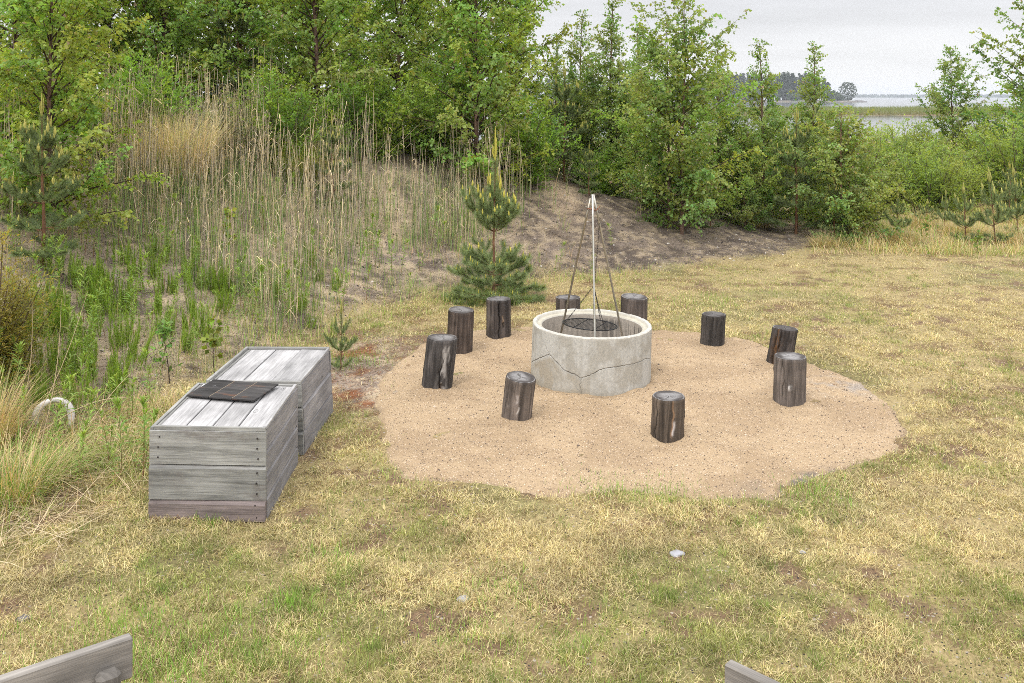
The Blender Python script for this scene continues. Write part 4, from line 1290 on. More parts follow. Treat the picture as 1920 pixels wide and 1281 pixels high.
put_tree(slim, 1205, 24.0, 1.0, 3.1, "slim birch far back between the airy one and the two stemmed birch", .95)
put_tree(slim, 1036, 24.0, .8, .5, "small slim birch just right of the big bushy crown")
put_tree(slim, 1350, 19.5, .92, 2.6, "slim birch tucked behind the right side of the two stemmed birch", .9)
put_tree(slim, 1436, 20.0, .90, 4.6, "slim birch with a narrow pointed top in front of the wooded headland")
put_tree(slim, 1522, 20.2, .90, 5.7, "slim birch with a pointed top right of the middle of the headland")
put_tree(twin, 1178, 20.0, .62, 3.3, "low leafy birch filling the gap under the slim birches")
put_tree(twin, 1085, 20.8, .58, 1.1, "low birch at the end of the sandy path")
put_tree(twin, 1400, 19.0, .55, 2.2, "low birch bush at the right foot of the two stemmed birch")
put_tree(twin, 1455, 22.0, .62, 5.0, "low birch behind the pine with tall yellow shoots")
red = stand("birch_tree", birch_parts(15, 2.6, 1.12, 96, 1.6, .054, 3, z0=.02, col=(.225, .31, .10), bark=(.19, .10, .08)), *BM, "many stemmed low birch bush with reddish twigs at the edge of the lawn", "tree", col_at(1592, 18.6, .05), .5, GB, 1.0)
put_tree(red, 1530, 22.0, .95, 3.0, "low birch bush behind the reddish twigged one")
lone = stand("birch_tree", birch_parts(16, 4.7, 1.7, 78, 1.15, .062, 1, z0=.04, col=(.17, .27, .075), shape=[(0, .9), (.2, 1.1), (.45, 1), (.7, .6), (.9, .3), (1, .12)], el=(35, 62), topthin=.3), *BM,
             "birch with a loose pointed crown standing alone before the water", "tree", col_at(1790, 29.5, .05), 1.0, GB, 1.0)
put_tree(lone, 1958, 25.5, 1.38, 2.0, "tall birch with drooping twigs cut off by the right edge", 1.0)
put_tree(slim, 1655, 27.0, .42, 2.0, "small thin birch sapling poking up in front of the lake")

GW = "willow bushes along the lake side"
wil = stand("willow_bush", shrub_parts(21, 1.95, 1.45, 46, (.20, .29, .075), .056, .5, 1.5), *BM, "yellow green willow bush in front of the lone birch", "bush", col_at(1748, 22.4, .05), 0, GW, .98)
put_tree(wil, 1812, 23.6, .82, 2.0, "yellow green willow bush behind the seedlings right of the lone birch", group=GW)
put_tree(wil, 1650, 25.5, 1.15, 4.0, "willow bush between the reddish birch bush and the lone birch", group=GW)
put_tree(wil, 1915, 23.5, 1.3, 1.0, "willow bush at the right edge under the tall drooping birch", group=GW)
put_tree(wil, 1590, 25.0, 1.05, 5.0, "willow bush seen behind the reddish birch bush, near the water", group=GW)
put_tree(wil, 1480, 26.0, 1.1, 3.0, "willow bush far back left of the reddish birch bush", group=GW)
put_tree(wil, 1330, 23.0, 1.0, .3, "willow bush hidden low behind the two stemmed birch", group=GW)
put_tree(wil, 1880, 28.0, 1.55, 2.5, "taller willow bush behind the right hand willows", group=GW)
put_tree(wil, 1710, 28.5, 1.3, .5, "willow bush left of the lone birch, nearest the lake", group=GW)
wil2 = stand("willow_bush", shrub_parts(26, 2.3, 1.2, 34, (.145, .215, .06), .06, .55, 1.3), *BM, "darker green willow bush in front of the lake between the yellow green ones", "bush", col_at(1695, 24.0, .05), 0, GW)
put_tree(wil2, 1870, 24.5, 1.0, 2.0, "darker green willow bush below the tall drooping birch", group=GW)
put_tree(wil2, 1620, 21.5, .8, 4.0, "darker green low bush right behind the reddish twigged birch bush", group=GW)
greyw = stand("willow_bush", shrub_parts(22, 1.5, .9, 22, (.17, .19, .13), .045, .3, 1.4), *BM, "grey green willow bush behind the dry reeds on the left", "bush", col_at(415, 14.6, .05), 0, GW)
wd = stand("willow_bush", shrub_parts(24, 1.7, 1.35, 40, (.16, .27, .055), .056, .62, 1.4), *BM, "dark green bush in the shade under the big bushy birch", "bush", col_at(975, 18.3, .05), 0, GW)
put_tree(wd, 800, 17.8, 1.0, 1.0, "dark green bush low behind the reeds left of the big birch", group=GW)
put_tree(wd, 690, 17.0, 1.05, 2.2, "dark green bush behind the reeds between the two dense birches", group=GW)
put_tree(wd, 520, 15.6, .95, 3.2, "dark green bush left of the green tussock behind the reeds", group=GW)
put_tree(wd, 230, 13.6, .95, .6, "dark green bush behind the leftmost birch's right side", group=GW)
put_tree(wd, 20, 12.0, .85, 1.9, "dark green bush at the left edge under the leftmost birch", group=GW)
put_tree(wd, 1240, 19.0, .7, 4.9, "dark bush at the foot of the two stemmed birch", group=GW)
put_tree(wd, 1130, 19.6, .6, 4.1, "small dark bush beside the sandy path", group=GW)

# the small pine by the sand bed
stand("pine_tree", pine_parts(31, 1.98, [(.06, 8, .72, .06, .04), (.14, 8, .70, .16, .05), (.26, 7, .62, .34, .05), (.42, 7, .54, .42, .06), (.54, 6, .46, .55, .075), (1.0, 7, .40, .95, .09), (1.08, 6, .34, 1.1, .11), (1.18, 4, .22, 1.3, .07), (1.42, 4, .14, 1.5, .20)],
      .085, 1900, trunk_r=.024, thick=.0028, col=(.235, .30, .125)), *PM, "small young pine with yellow shoots at the foot of the bank by the stools", "pine", col_at(926, 13.15, .02), 0)
GP = "young pines among the bushes"
pm = pine_parts(32, 2.3, [(.25, 5, .75, .2, .06), (.6, 6, .75, .3, .08), (1.0, 6, .65, .5, .12), (1.4, 5, .5, .7, .14), (1.8, 5, .3, 1.0, .16)], .085, 1700, trunk_r=.035, thick=.0034, candle=(.38, .36, .09))
pin = stand("pine_tree", pm, *PM, "green pine with upright yellow shoots right of the two stemmed birch", "pine", col_at(1490, 19.3, .03), 0, GP)
for px, d, s_, rz, lab in ((442, 18.0, 1.3, 1.0, "tall dark pine with yellow tip shoots behind the reeds near the grey green bush"),
                         (75, 10.2, .72, 2.0, "dark pine under the leftmost birch at the left edge"), 
                         (1062, 20.3, 1.0, 4.2, "pine with yellow shoots standing at the top of the sandy path"), (1105, 18.6, .42, 5.2, "little pine on the sandy path behind the tripod"),
                         (1330, 18.2, .40, .7, "low pine under the right side of the two stemmed birch"), (1565, 18.2, .52, 2.6, "low spreading pine under the reddish birch bush"),
                         (1895, 21.2, .55, 2.9, "young pine with tall pale shoots at the right edge of the dry grass"), (620, 15.0, .6, 1.5, "pine half hidden behind the green tussock")):
    put_tree(pin, px, d, s_, rz, lab, group=GP)
ps = pine_parts(33, .85, [(.10, 5, .26, .4, .03), (.32, 6, .28, .7, .06), (.55, 5, .18, 1.0, .09)], .06, 1500, trunk_r=.012, thick=.0030, candle=(.36, .36, .10))
GS = "pine seedlings in the dry grass beyond the lawn"
psd = stand("pine_seedling", ps, *PM, "thin pine seedling in the dry grass right of the reddish birch bush", "pine seedling", col_at(1684, 18.4, .02), 0, GS, 1.0)
for px, d, s_, rz, lab in ((1812, 18.2, 1.0, 1.0, "pine seedling in the middle of the dry grass below the lone birch"), (1868, 18.0, 1.15, 2.2, "bushy pine seedling with many yellow tips near the right edge"),
                         (1910, 18.9, 1.15, 3.0, "pine seedling at the very right edge of the dry grass"), (1735, 20.6, .8, 4.0, "pine seedling far back in the dry grass under the willow"), (1640, 19.5, .8, 5.0, "pine seedling beside the reddish birch bush"), (1770, 19.6, .75, .6, "small pine seedling in the pale grass under the lone birch")):
    dup(psd, tuple(col_at(px, d, .02)), rz, (s_ * (1 + .25 * math.sin(px)), s_ * (1 + .25 * math.sin(px)), s_ * (1 + .3 * math.cos(px * 3))), lab, GS, (.12 * math.sin(px * 5), .12 * math.cos(px * 7)))
q = gp(640, 694); dup(psd, (q[0], q[1], q[2] - .01), 1.2, (.62, .62, .70), "pine seedling with one long yellow shoot behind the far corner of the boxes", GS)
jun = shrub_parts(36, 1.25, .62, 26, (.20, .20, .055), .045, .26, 3.2, bark=(.10, .07, .045))
stand("juniper_bush", jun, *BM, "olive brown juniper bush cut off by the left edge above the weeds", "bush", col_at(-20, 8.3, .03), 0)

# ------------------------------------------------------------------ herbs on the bank
def in_poly(px, py, poly):
    px = np.asarray(px); py = np.asarray(py); ins = np.zeros(px.shape, bool); n = len(poly)
    for i in range(n):
        ax, ay = poly[i]; bx, by = poly[(i + 1) % n]
        c = (ay > py) != (by > py)
        with np.errstate(divide='ignore', invalid='ignore'):
            ins ^= c & (px < (bx - ax) * (py - ay) / ((by - ay) if by != ay else 1e-9) + ax)
    return ins
def scatter(poly, n, seed, margin=.05):
    r = rng(seed); p = np.array(poly, float); out = []
    while len(out) < n:
        a = r.uniform(p[:, 0].min(), p[:, 0].max(), n); b = r.uniform(p[:, 1].min(), p[:, 1].max(), n)
        k = in_poly(a, b, poly)
        for x, y in zip(a[k], b[k]):
            q = gp(x, y)
            if not in_boxes(q[0], q[1], margin) and sand_sd(q[0], q[1]) < -.05: out.append(q)
            if len(out) >= n: break
    return np.array(out)

def herb_parts(seed, Ht, n, leaf=.085, col=(.15, .25, .05), stem=(.22, .09, .06)):
    r = rng(seed); g = Geo(); sg = Geo()
    z = np.linspace(0, 1, 6); ln = r.normal(0, .10, 2)
    st = np.c_[ln[0] * z ** 2 * Ht, ln[1] * z ** 2 * Ht, z * Ht - .02 * (1 - z)]
    tube(sg, st, .0038 * (1 - .6 * z), 5, np.array(stem) * (1 - z[:, None]) + np.array(col) * z[:, None])
    t = np.r_[r.uniform(.22, .9, n * 2 // 3), r.uniform(.9, 1.0, n - n * 2 // 3)]
    P = np.stack([np.interp(t, z, st[:, j]) for j in range(3)], -1)
    az = np.arange(n) * 2.4 + r.normal(0, .3, n)
    t0 = np.interp(t, [.2, .8, 1], [1.2, .8, .15]) + r.normal(0, .15, n)
    l = leaf * r.uniform(.7, 1.15, n) * np.interp(t, [.2, .6, .93, 1], [.6, 1.05, .9, .55])
    c = jitter(r, col, n, .14) * (1 + np.clip((t - .7) * 1.2, 0, .4)[:, None] * np.array([1.2, .8, .3]))
    # lanceolate leaves: widest in the middle
    side = np.stack([-np.sin(az), np.cos(az), 0 * az], -1)
    d0 = np.stack([np.cos(az) * np.sin(t0), np.sin(az) * np.sin(t0), np.cos(t0)], -1); t1 = t0 + .6
    d1 = np.stack([np.cos(az) * np.sin(t1), np.sin(az) * np.sin(t1), np.cos(t1)], -1)
    m = P + d0 * (l * .45)[:, None]; e = m + d1 * (l * .55)[:, None]; w_ = (l * .085)[:, None]
    up = np.cross(side, d0)
    v = np.stack([P, m + side * w_ + up * w_ * .3, m - side * w_ + up * w_ * .3, e, m - up * w_ * .15], 1).reshape(-1, 3)
    b = np.arange(n)[:, None] * 5
    g.add(v, None, np.concatenate([b + [0, 1, 4], b + [0, 4, 2], b + [1, 3, 4], b + [2, 4, 3]]), np.repeat(c, 5, axis=0))
    return sg, g
M['stem'] = M['dry']
LEFT = [(0, 420), (240, 440), (420, 520), (560, 600), (560, 640), (400, 690), (270, 800), (275, 900), (150, 930), (0, 800)]
MID = [(240, 350), (900, 380), (860, 520), (720, 600), (600, 640), (430, 560), (250, 450)]
GH = "narrow leaved herbs on the bank"
hp_ = [stand("herb_plant", herb_parts(40 + i, h_, n_, l_, c_), ('stem', 'herb'), ('stem', 'foliage'), "upright herb with a reddish stem and narrow bright green leaves on the weedy bank", "herb", (0, 0, -50), 0, GH)
       for i, (h_, n_, l_, c_) in enumerate([(.52, 44, .10, (.22, .33, .075)), (.38, 34, .085, (.22, .34, .075)), (.62, 50, .105, (.19, .29, .065)), (.28, 26, .08, (.19, .28, .06)), (.45, 40, .09, (.22, .34, .08))])]
def spread(protos, pts, seed, smin, smax, label=None, group=None, tilt=.10):
    r = rng(seed)
    for i, p in enumerate(pts):
        k = protos[int(r.integers(0, len(protos)))]; s_ = r.uniform(smin, smax)
        loc = (p[0], p[1], p[2] - .01); rz = r.uniform(0, 6.28); tl = tuple(r.normal(0, tilt, 2))
        if k.location.z < -40 and False: pass
        dup(k, loc, rz, s_, label, group, tl)
def clear_protos(protos):
    for p in protos:
        for c in list(p.children): bpy.data.objects.remove(c)
        bpy.data.objects.remove(p)
spread(hp_, scatter(LEFT, 150, 1), 1, .55, 1.2)
spread(hp_, scatter(MID, 85, 2), 2, .7, 1.15)
spread(hp_, gps([1040, 1048, 1105, 1148, 1010, 1650, 1720, 1760, 1690], [520, 505, 530, 470, 500, 440, 470, 450, 430]), 3, .7, 1.0)
clear_protos(hp_)

def horsetail_parts(seed, n, Ht):
    r = rng(seed); g = Geo()
    for s in range(n):
        b = np.array([*r.normal(0, .055, 2), -.01]); h_ = Ht * r.uniform(.55, 1.1); ln = r.normal(0, .12, 2)
        z = np.linspace(0, 1, 4); st = np.c_[b[0] + ln[0] * z * h_, b[1] + ln[1] * z * h_, b[2] + z * h_]
        c0 = np.array([.24, .35, .05]) * r.uniform(.8, 1.25)
        tube(g, st, [.003, .0028, .002, .001], 4, c0 * .8)
        m = int(150 * h_ / .3); t = r.uniform(.12, 1, m)
        P = np.stack([np.interp(t, z, st[:, j]) for j in range(3)], -1)
        strips(g, P, r.uniform(0, 6.28, m), r.uniform(.5, .9, m), r.uniform(.1, .5, m), np.interp(t, [.1, .5, 1], [.055, .05, .02]) * r.uniform(.7, 1.1, m), .0026, jitter(r, c0, m, .15), 2)
    return (g,)
GT = "horsetail clumps on the bank"
ht = []
for i, (n_, h_) in enumerate([(5, .30), (9, .36), (3, .26), (14, .40)]):
    o = tag(horsetail_parts(50 + i, n_, h_)[0].obj("horsetail", M['herb'], loc=(0, 0, -50)), "clump of bright green feathery horsetail on the dark weedy slope at the left", "horsetail", GT)
    ht.append(o)
HT = [(60, 520), (250, 470), (420, 520), (440, 600), (330, 690), (250, 760), (160, 800), (60, 790), (0, 700)]
spread(ht, scatter(HT, 120, 5), 5, .7, 1.15)
spread(ht, scatter([(250, 440), (640, 470), (640, 640), (430, 560)], 22, 6), 6, .6, .9)
spread(ht, gps([110, 140, 200, 235, 90, 150, 255], [715, 735, 560, 590, 690, 720, 520]), 7, 1.0, 1.25)
clear_protos(ht)

# round leaved saplings by the boxes
def sapling(seed, Ht, n, leaf, col, asp, stem):
    r = rng(seed); sg = Geo(); g = Geo()
    z = np.linspace(0, 1, 7); ln = r.normal(0, .06, 2)
    st = np.c_[ln[0] * z * Ht + .02 * np.sin(z * 5), ln[1] * z * Ht, z * Ht - .02]
    tube(sg, st, .006 * (1 - .7 * z), 5, stem)
    P, D = [], []
    for k in range(n):
        t = r.uniform(.2, 1); p0 = np.array([np.interp(t, z, st[:, j]) for j in range(3)]); a = k * 2.4; L = r.uniform(.05, .22) * (1.1 - t * .7) * Ht / .8
        d = np.array([math.cos(a), math.sin(a), r.uniform(.2, .8)]); p1 = p0 + d * L
        tube(sg, [p0, p1], [.0025, .0012], 3, stem)
        for q in range(4):
            P.append(p0 + d * L * r.uniform(.4, 1.05)); D.append(d * .5 + r.normal(0, .5, 3) - np.array([0, 0, .3]))
    m = len(P); nn = r.normal(0, .5, (m, 3)); nn[:, 2] += .7; nn[:, 1] -= .5
    leaves(g, np.array(P), np.array(D), nn, leaf * r.uniform(.7, 1.15, m), jitter(r, col, m, .18, .1), asp, .42, .15)
    return sg, g
for (sd_, px, py, h_, n_, lf, cl, asp, nm, lab) in ((61, 403, 705, .62, 15, .075, (.21, .27, .05), .95, "aspen_sapling", "aspen sapling with round yellowish leaves right behind the boxes"),
        (62, 318, 720, .62, 30, .05, (.15, .26, .06), .85, "birch_sapling", "small birch sapling with pale green leaves left of the boxes' dark board"),
        (63, 425, 470, .55, 14, .07, (.25, .29, .045), .9, "aspen_sapling", "yellow green aspen sapling among the dry reeds on the bank"),
        (64, 30, 330, .9, 10, .09, (.22, .28, .09), .9, "aspen_sapling", "aspen sapling with big pale leaves at the left edge by the pine"),
        (65, 1735, 455, .55, 18, .06, (.19, .28, .06), .8, "birch_sapling", "small birch sapling in the pale dry grass beyond the lawn"),
        (66, 1835, 475, .45, 16, .06, (.19, .28, .06), .8, "birch_sapling", "little birch sapling at the lawn edge near the right side")):
    stand(nm, sapling(sd_, h_, n_, lf, cl, asp, (.06, .045, .035)), ('stem', 'herb'), ('stem', 'foliage'), lab, "sapling", gp(px, py), sd_)

# ------------------------------------------------------------------ dry reeds, long grass and litter
def tussock(seed, n, rad, l0, l1, straw, green, pg, spreadv=1.0):
    r = rng(seed); g = Geo()
    a = r.uniform(0, 6.28, n); q = rad * np.sqrt(r.random(n))
    P = np.c_[q * np.cos(a), q * np.sin(a), np.full(n, -.02)]
    az = a + r.normal(0, .7, n); t0 = (q / rad) * .35 * spreadv + np.abs(r.normal(0, .10, n)); t1 = t0 + r.uniform(.2, 1.7, n) * spreadv
    u = (r.random(n) < pg)[:, None]
    c = np.where(u, jitter(r, green, n, .2), jitter(r, straw, n, .2))
    strips(g, P, az, t0, t1, r.uniform(l0, l1, n), r.uniform(.003, .0055, n), c, 5, c * 1.15)
    return g
ST = (.50, .39, .215); GRN = (.20, .27, .06)
GTU = "long grass tussocks"
def tus(seed, px, py, lab, *a, **k):
    return tag(tussock(seed, *a, **k).obj("grass_tussock", M['grass'], loc=tuple(gp(px, py))), lab, "grass tussock", GTU)
tus(71, 330, 335, "tall straw coloured grass tussock in front of the birches left of the grey green bush", 1900, .42, .7, 1.3, (.70, .59, .40), GRN, .10, .55)
tus(72, 268, 335, "straw coloured grass tussock right beside the leftmost birch", 900, .28, .5, 1.2, (.68, .57, .38), GRN, .15, .6)
tus(73, 562, 335, "rounded green and straw grass tussock under the pale stemmed birch", 1700, .34, .5, .95, (.50, .42, .22), (.26, .34, .07), .5, 1.0)
tus(74, 15, 935, "big green and straw tussock of long grass at the left edge beside the hoop", 1000, .28, .25, .6, ST, (.19, .28, .06), .45, 1.1)
tus(75, 110, 890, "loose green tussock of long grass in front of the hoop", 260, .14, .15, .36, ST, (.19, .30, .06), .65, 1.1)
tus(76, -25, 840, "straw tussock of long grass at the left edge behind the green one", 600, .16, .4, .8, ST, GRN, .15, .9)
tus(77, 45, 365, "drooping straw and green grass tussock below the leftmost birch", 700, .25, .4, .8, ST, (.22, .30, .08), .4, 1.0)
tz = tus(78, 1720, 425, "pale straw tussock in the dry grass under the willow bush", 900, .35, .25, .6, (.46, .36, .20), GRN, .12, 1.3)
tz2 = tus(79, 930, 500, "low green tussock of grass around the small pine's right foot", 500, .28, .15, .35, ST, GRN, .7, 1.0)
for (px, py, s_, lab) in ((1690, 455, .9, "pale straw tussock at the lawn edge beside the reddish birch bush"), (1800, 440, 1.0, "pale straw tussock between two pine seedlings"), (1890, 455, .9, "pale straw tussock by the right edge of the lawn"),
                          (1640, 440, .8, "straw tussock at the foot of the reddish birch bush"), (1420, 425, .7, "straw tussock on the dark soil below the pine"), (1545, 462, .7, "flat straw tussock under the low spreading pine"), (1850, 410, 1.1, "straw tussock far back under the willows on the right")):
    dup(tz, tuple(gp(px, py)), px * .37, s_, lab, GTU)

r = rng(81); g = Geo()
REED = [(165, 330), (240, 285), (330, 270), (700, 300), (760, 350), (760, 470), (700, 500), (560, 560), (500, 600), (250, 470), (165, 420)]
REED2 = [(765, 350), (900, 340), (975, 350), (975, 385), (900, 470), (770, 480)]
pts = np.concatenate([scatter(REED, 1000, 8), scatter([(180, 300), (330, 260), (520, 290), (480, 380), (250, 400)], 450, 18), scatter(REED2, 290, 9), scatter([(480, 540), (560, 560), (560, 640), (500, 640)], 40, 10), scatter([(960, 350), (1100, 330), (1100, 400), (960, 410)], 16, 12),
                      scatter([(1200, 380), (1330, 400), (1330, 430), (1200, 420)], 26, 13), scatter([(0, 280), (40, 300), (40, 420), (0, 420)], 40, 14)])
n = len(pts)
cl = vnoise(pts[:, 0] * 1.7, pts[:, 1] * 1.7, 4)
dl = [[], [], [], []]; tf = .55 + .45 * sstep(.3, 2.2, toe_dist(pts[:, 0], pts[:, 1])) + .1
for i, p in enumerate(pts):
    L = r.uniform(.35, 1.15) * (.45 + .95 * cl[i]) * tf[i] * (1.3 if p[0] < -2.3 and p[1] > 11 else 1)
    a = r.uniform(0, 6.28); ln = abs(r.normal(0, .07)) if r.random() < .92 else r.uniform(.3, 1.3)
    d = unit(np.array([math.cos(a) * ln, math.sin(a) * ln, 1]))
    c = (np.array([.78, .66, .46]) if r.random() < .7 else np.array([.50, .43, .35])) * r.uniform(.6, 1.12)
    wd_ = r.uniform(.0026, .0050)
    u_ = r.random(); cv = np.array([r.normal(0, .03), r.normal(0, .03), 0]) * L
    if u_ < .35:
        a2 = r.uniform(0, 6.28); h_ = np.array([math.cos(a2), math.sin(a2), 0]); k_ = r.uniform(.03, .11)
        pp = [p, p + d * L * .55 + cv, p + d * L, p + d * L + h_ * k_ * .6 + np.array([0, 0, k_ * .35]), p + d * L + h_ * k_ * 1.5 - np.array([0, 0, k_ * .5])]
        tube(g, pp, [wd_, wd_ * .9, wd_ * .75, wd_ * 1.1, wd_ * .6], 3, np.array([c * .75, c, c, c * 1.2, c * 1.25]))
    else:
        tube(g, [p - d * .02, p + d * L * .5 + cv, p + d * L, p + d * (L + .09)], [wd_, wd_ * .85, wd_ * .6, wd_ * .3], 3, np.array([c * .75, c, c, c]))
    for q in range(r.integers(0, 3)):
        dl[0].append(p + d * L * r.uniform(.1, .95)); dl[1].append(c * r.uniform(.8, 1.2)); dl[2].append(r.uniform(.08, .30)); dl[3].append(r.uniform(.2, 1.3))
nd = len(dl[0]); t0 = np.array(dl[3])
strips(g, np.array(dl[0]), r.uniform(0, 6.28, nd), t0, t0 + r.uniform(.4, 1.6, nd), np.array(dl[2]), r.uniform(.004, .008, nd), np.array(dl[1]).clip(0, .85), 3)
# broad green blades between the dry stems
k = r.random(n) < .8
q = np.repeat(pts[k], 3, axis=0) + np.c_[r.normal(0, .16, (k.sum() * 3, 2)), np.zeros(k.sum() * 3)]
q[:, 2] = H(q[:, 0], q[:, 1]) - .01
m = len(q)
strips(g, q, r.uniform(0, 6.28, m), r.uniform(0, .15, m), r.uniform(.1, .5, m), r.uniform(.25, .75, m), r.uniform(.006, .012, m), jitter(r, (.21, .30, .10), m, .25), 3)
tag(g.obj("reeds", M['grass']), "stand of tall dry straw coloured reeds with green blades covering the bank", "reeds", kind="stuff")

r = rng(82); g = Geo()
def litter(n, xr, yr, cond, l, w_, cols, tlt=(1.25, 1.6), lift=.015):
    x = r.uniform(*xr, n); y = r.uniform(*yr, n); k = cond(x, y); x, y = x[k], y[k]; m = len(x)
    c = np.array(cols)[r.integers(0, len(cols), m)] * r.uniform(.7, 1.25, (m, 1))
    t0 = r.uniform(*tlt, m)
    strips(g, np.c_[x, y, H(x, y) + r.uniform(.0, lift, m)], r.uniform(0, 6.28, m), t0, t0 + r.uniform(.05, .3, m), r.uniform(*l, m), r.uniform(*w_, m), c, 2)
LC = [(.52, .41, .28), (.40, .30, .20), (.60, .51, .38), (.28, .20, .14), (.55, .47, .37)]
litter(60000, (-7.5, 1.5), (6, 18), lambda x, y: (r.random(len(x)) < sstep(-.5, .6, toe_dist(x, y)) * (.5 + .5 * sstep(.40, .62, fbm(x * 1.4, y * 1.4, 21)))) & (toe_dist(x, y) < 5.5) & ~in_boxes(x, y), (.05, .22), (.003, .006), LC)
litter(42000, (-1.5, 7), (13.5, 20), lambda x, y: (r.random(len(x)) < sstep(-.3, .5, toe_dist(x, y)) * (.25 + .75 * sstep(.42, .62, fbm(x * 2.4, y * 2.4, 21)))), (.03, .12), (.003, .006), [(.30, .24, .18), (.20, .155, .12), (.40, .33, .26), (.14, .11, .09), (.10, .08, .07)])
litter(14000, (-2.4, -.7), (8.2, 11.6), lambda x, y: (r.random(len(x)) < .8 * np.clip(1.6 * np.exp(-(((x + 1.65) / .45) ** 2 + ((y - 9.9) / 1.1) ** 2)), 0, 1)) & (sand_sd(x, y) < 0) & ~in_boxes(x, y), (.02, .07), (.003, .006), [(.30, .22, .15), (.22, .10, .055), (.17, .12, .09), (.38, .31, .24), (.25, .085, .035)])
litter(1300, (-4.6, -2.35), (5.2, 8.3), lambda x, y: (toe_dist(x, y) > -1.75) & ~in_boxes(x, y, .04) & (r.random(len(x)) < sstep(-2.3, -3.0, x)), (.18, .60), (.003, .0055), [(.60, .49, .32), (.52, .41, .27), (.66, .56, .40), (.42, .31, .2)], (1.25, 1.5), .07)
tag(g.obj("dry_litter", M['grass']), "fallen dry stems and leaf litter strewn over the dark soil of the bank", "plant litter", kind="stuff")

# pale chips and clods on the dark soil
r = rng(83); n = 42000
x = r.uniform(-6, 7, n); y = r.uniform(7, 19, n); s = toe_dist(x, y)
k = (s > -.05) & (s < 4.5) & (r.random(n) < sstep(-.4, .5, s) * .8) & ~in_boxes(x, y)
x, y = x[k], y[k]; n = len(x)
cp = np.array([(.46, .42, .38), (.09, .075, .065), (.07, .06, .055), (.13, .11, .10), (.28, .22, .17), (.10, .085, .075)])
g = Geo(); pebbles(g, np.stack([x, y, H(x, y)], -1), r.uniform(.005, .013, n) * (1 + 1.6 * (r.random(n) < .12)), cp[r.integers(0, 6, n)] * r.uniform(.7, 1.2, (n, 1)), r)
tag(g.obj("soil_clods", M['grit'], smooth=False), "small pale chips and dark clods of earth scattered on the bank", "soil", kind="stuff")

# rough longer grass at the foot of the bank, round the boxes and beyond the lawn
r = rng(84); g = Geo()
def rough(n, xr, yr, prob, l, pg, w_=(.0025, .0045), t=(.05, .7), bend=(.2, 1.1), green=(.24, .34, .07), straw=(.54, .43, .23)):
    x = r.uniform(*xr, n); y = r.uniform(*yr, n)
    k = (r.random(n) < prob(x, y)) & ~in_boxes(x, y) & (sand_sd(x, y) < -.0); x, y = x[k], y[k]; m = len(x)
    pgv = pg(x, y) if callable(pg) else pg
    u = (r.random(m) < pgv)[:, None]; c = np.where(u, jitter(r, green, m, .2), jitter(r, straw, m, .22))
    t0 = r.uniform(*t, m)
    strips(g, np.c_[x, y, H(x, y) - .005], r.uniform(0, 6.28, m), t0, t0 + r.uniform(*bend, m), r.uniform(*l, m) * (.6 + .8 * fbm(x * 1.8, y * 1.8, 141)), r.uniform(*w_, m), c, 3)
# left foreground edge
rough(26000, (-5.2, -2.3), (4.4, 8.6), lambda x, y: sstep(-1.7, -.3, toe_dist(x, y)) * (.35 + .65 * sstep(.4, .6, fbm(x * 2, y * 2, 144))), (.10, .42), lambda x, y: .25 + .4 * sstep(.45, .6, fbm(x * 1.5, y * 1.5, 145)), t=(.2, 1.3))
# on the bank itself
rough(16000, (-7, 1.0), (7, 17), lambda x, y: sstep(-.2, .4, toe_dist(x, y)) * sstep(5, 3.5, toe_dist(x, y)) * sstep(.42, .62, fbm(x * 1.9, y * 1.9, 146)), (.10, .40), .5, (.003, .0055), (.0, .5), (.1, .8))
rough(11000, (-6.5, -2.2), (6.5, 12.5), lambda x, y: sstep(-.5, .2, toe_dist(x, y)) * sstep(3.4, 2.0, toe_dist(x, y)) * (.2 + .8 * sstep(.40, .58, fbm(x * 2.2, y * 2.2, 156))), (.08, .30), .8, (.003, .0055), (.0, .6), (.1, .9), (.25, .36, .08))
# foot of the bank and round the pine
rough(14000, (-3, 3.5), (10.5, 15.8), lambda x, y: np.exp(-((toe_dist(x, y) + .25) / .35) ** 2) * (.2 + .8 * sstep(.42, .6, fbm(x * 1.7, y * 1.7, 147))), (.08, .26), lambda x, y: .45 + .3 * sstep(.4, .6, fbm(x * 1.2, y * 1.2, 148)), (.003, .005))
rough(3000, (-1.0, .25), (12.7, 13.9), lambda x, y: np.exp(-((x + .25) ** 2 + (y - 13.2) ** 2) / .25), (.10, .28), .75, (.003, .005))
# beyond the lawn on the right
rough(42000, (4.5, 14), (16.6, 24), lambda x, y: (toe_dist(x, y) < -.25 + .4 * (x > 6.3)) * sstep(16.4, 17.6, y + .12 * (x - 6)) * (.3 + .7 * sstep(.4, .58, fbm(x * 1.3, y * 1.3, 149))), (.12, .42), lambda x, y: .22 + .35 * sstep(.5, .65, fbm(x * 1.1, y * 1.1, 150)), (.005, .009), (.05, .9), (.2, 1.2))
rough(2500, (7.5, 11), (15.2, 17.4), lambda x, y: np.exp(-((y - 16.9 + .22 * (x - 8.5)) / .35) ** 2), (.10, .30), .8, (.004, .007))
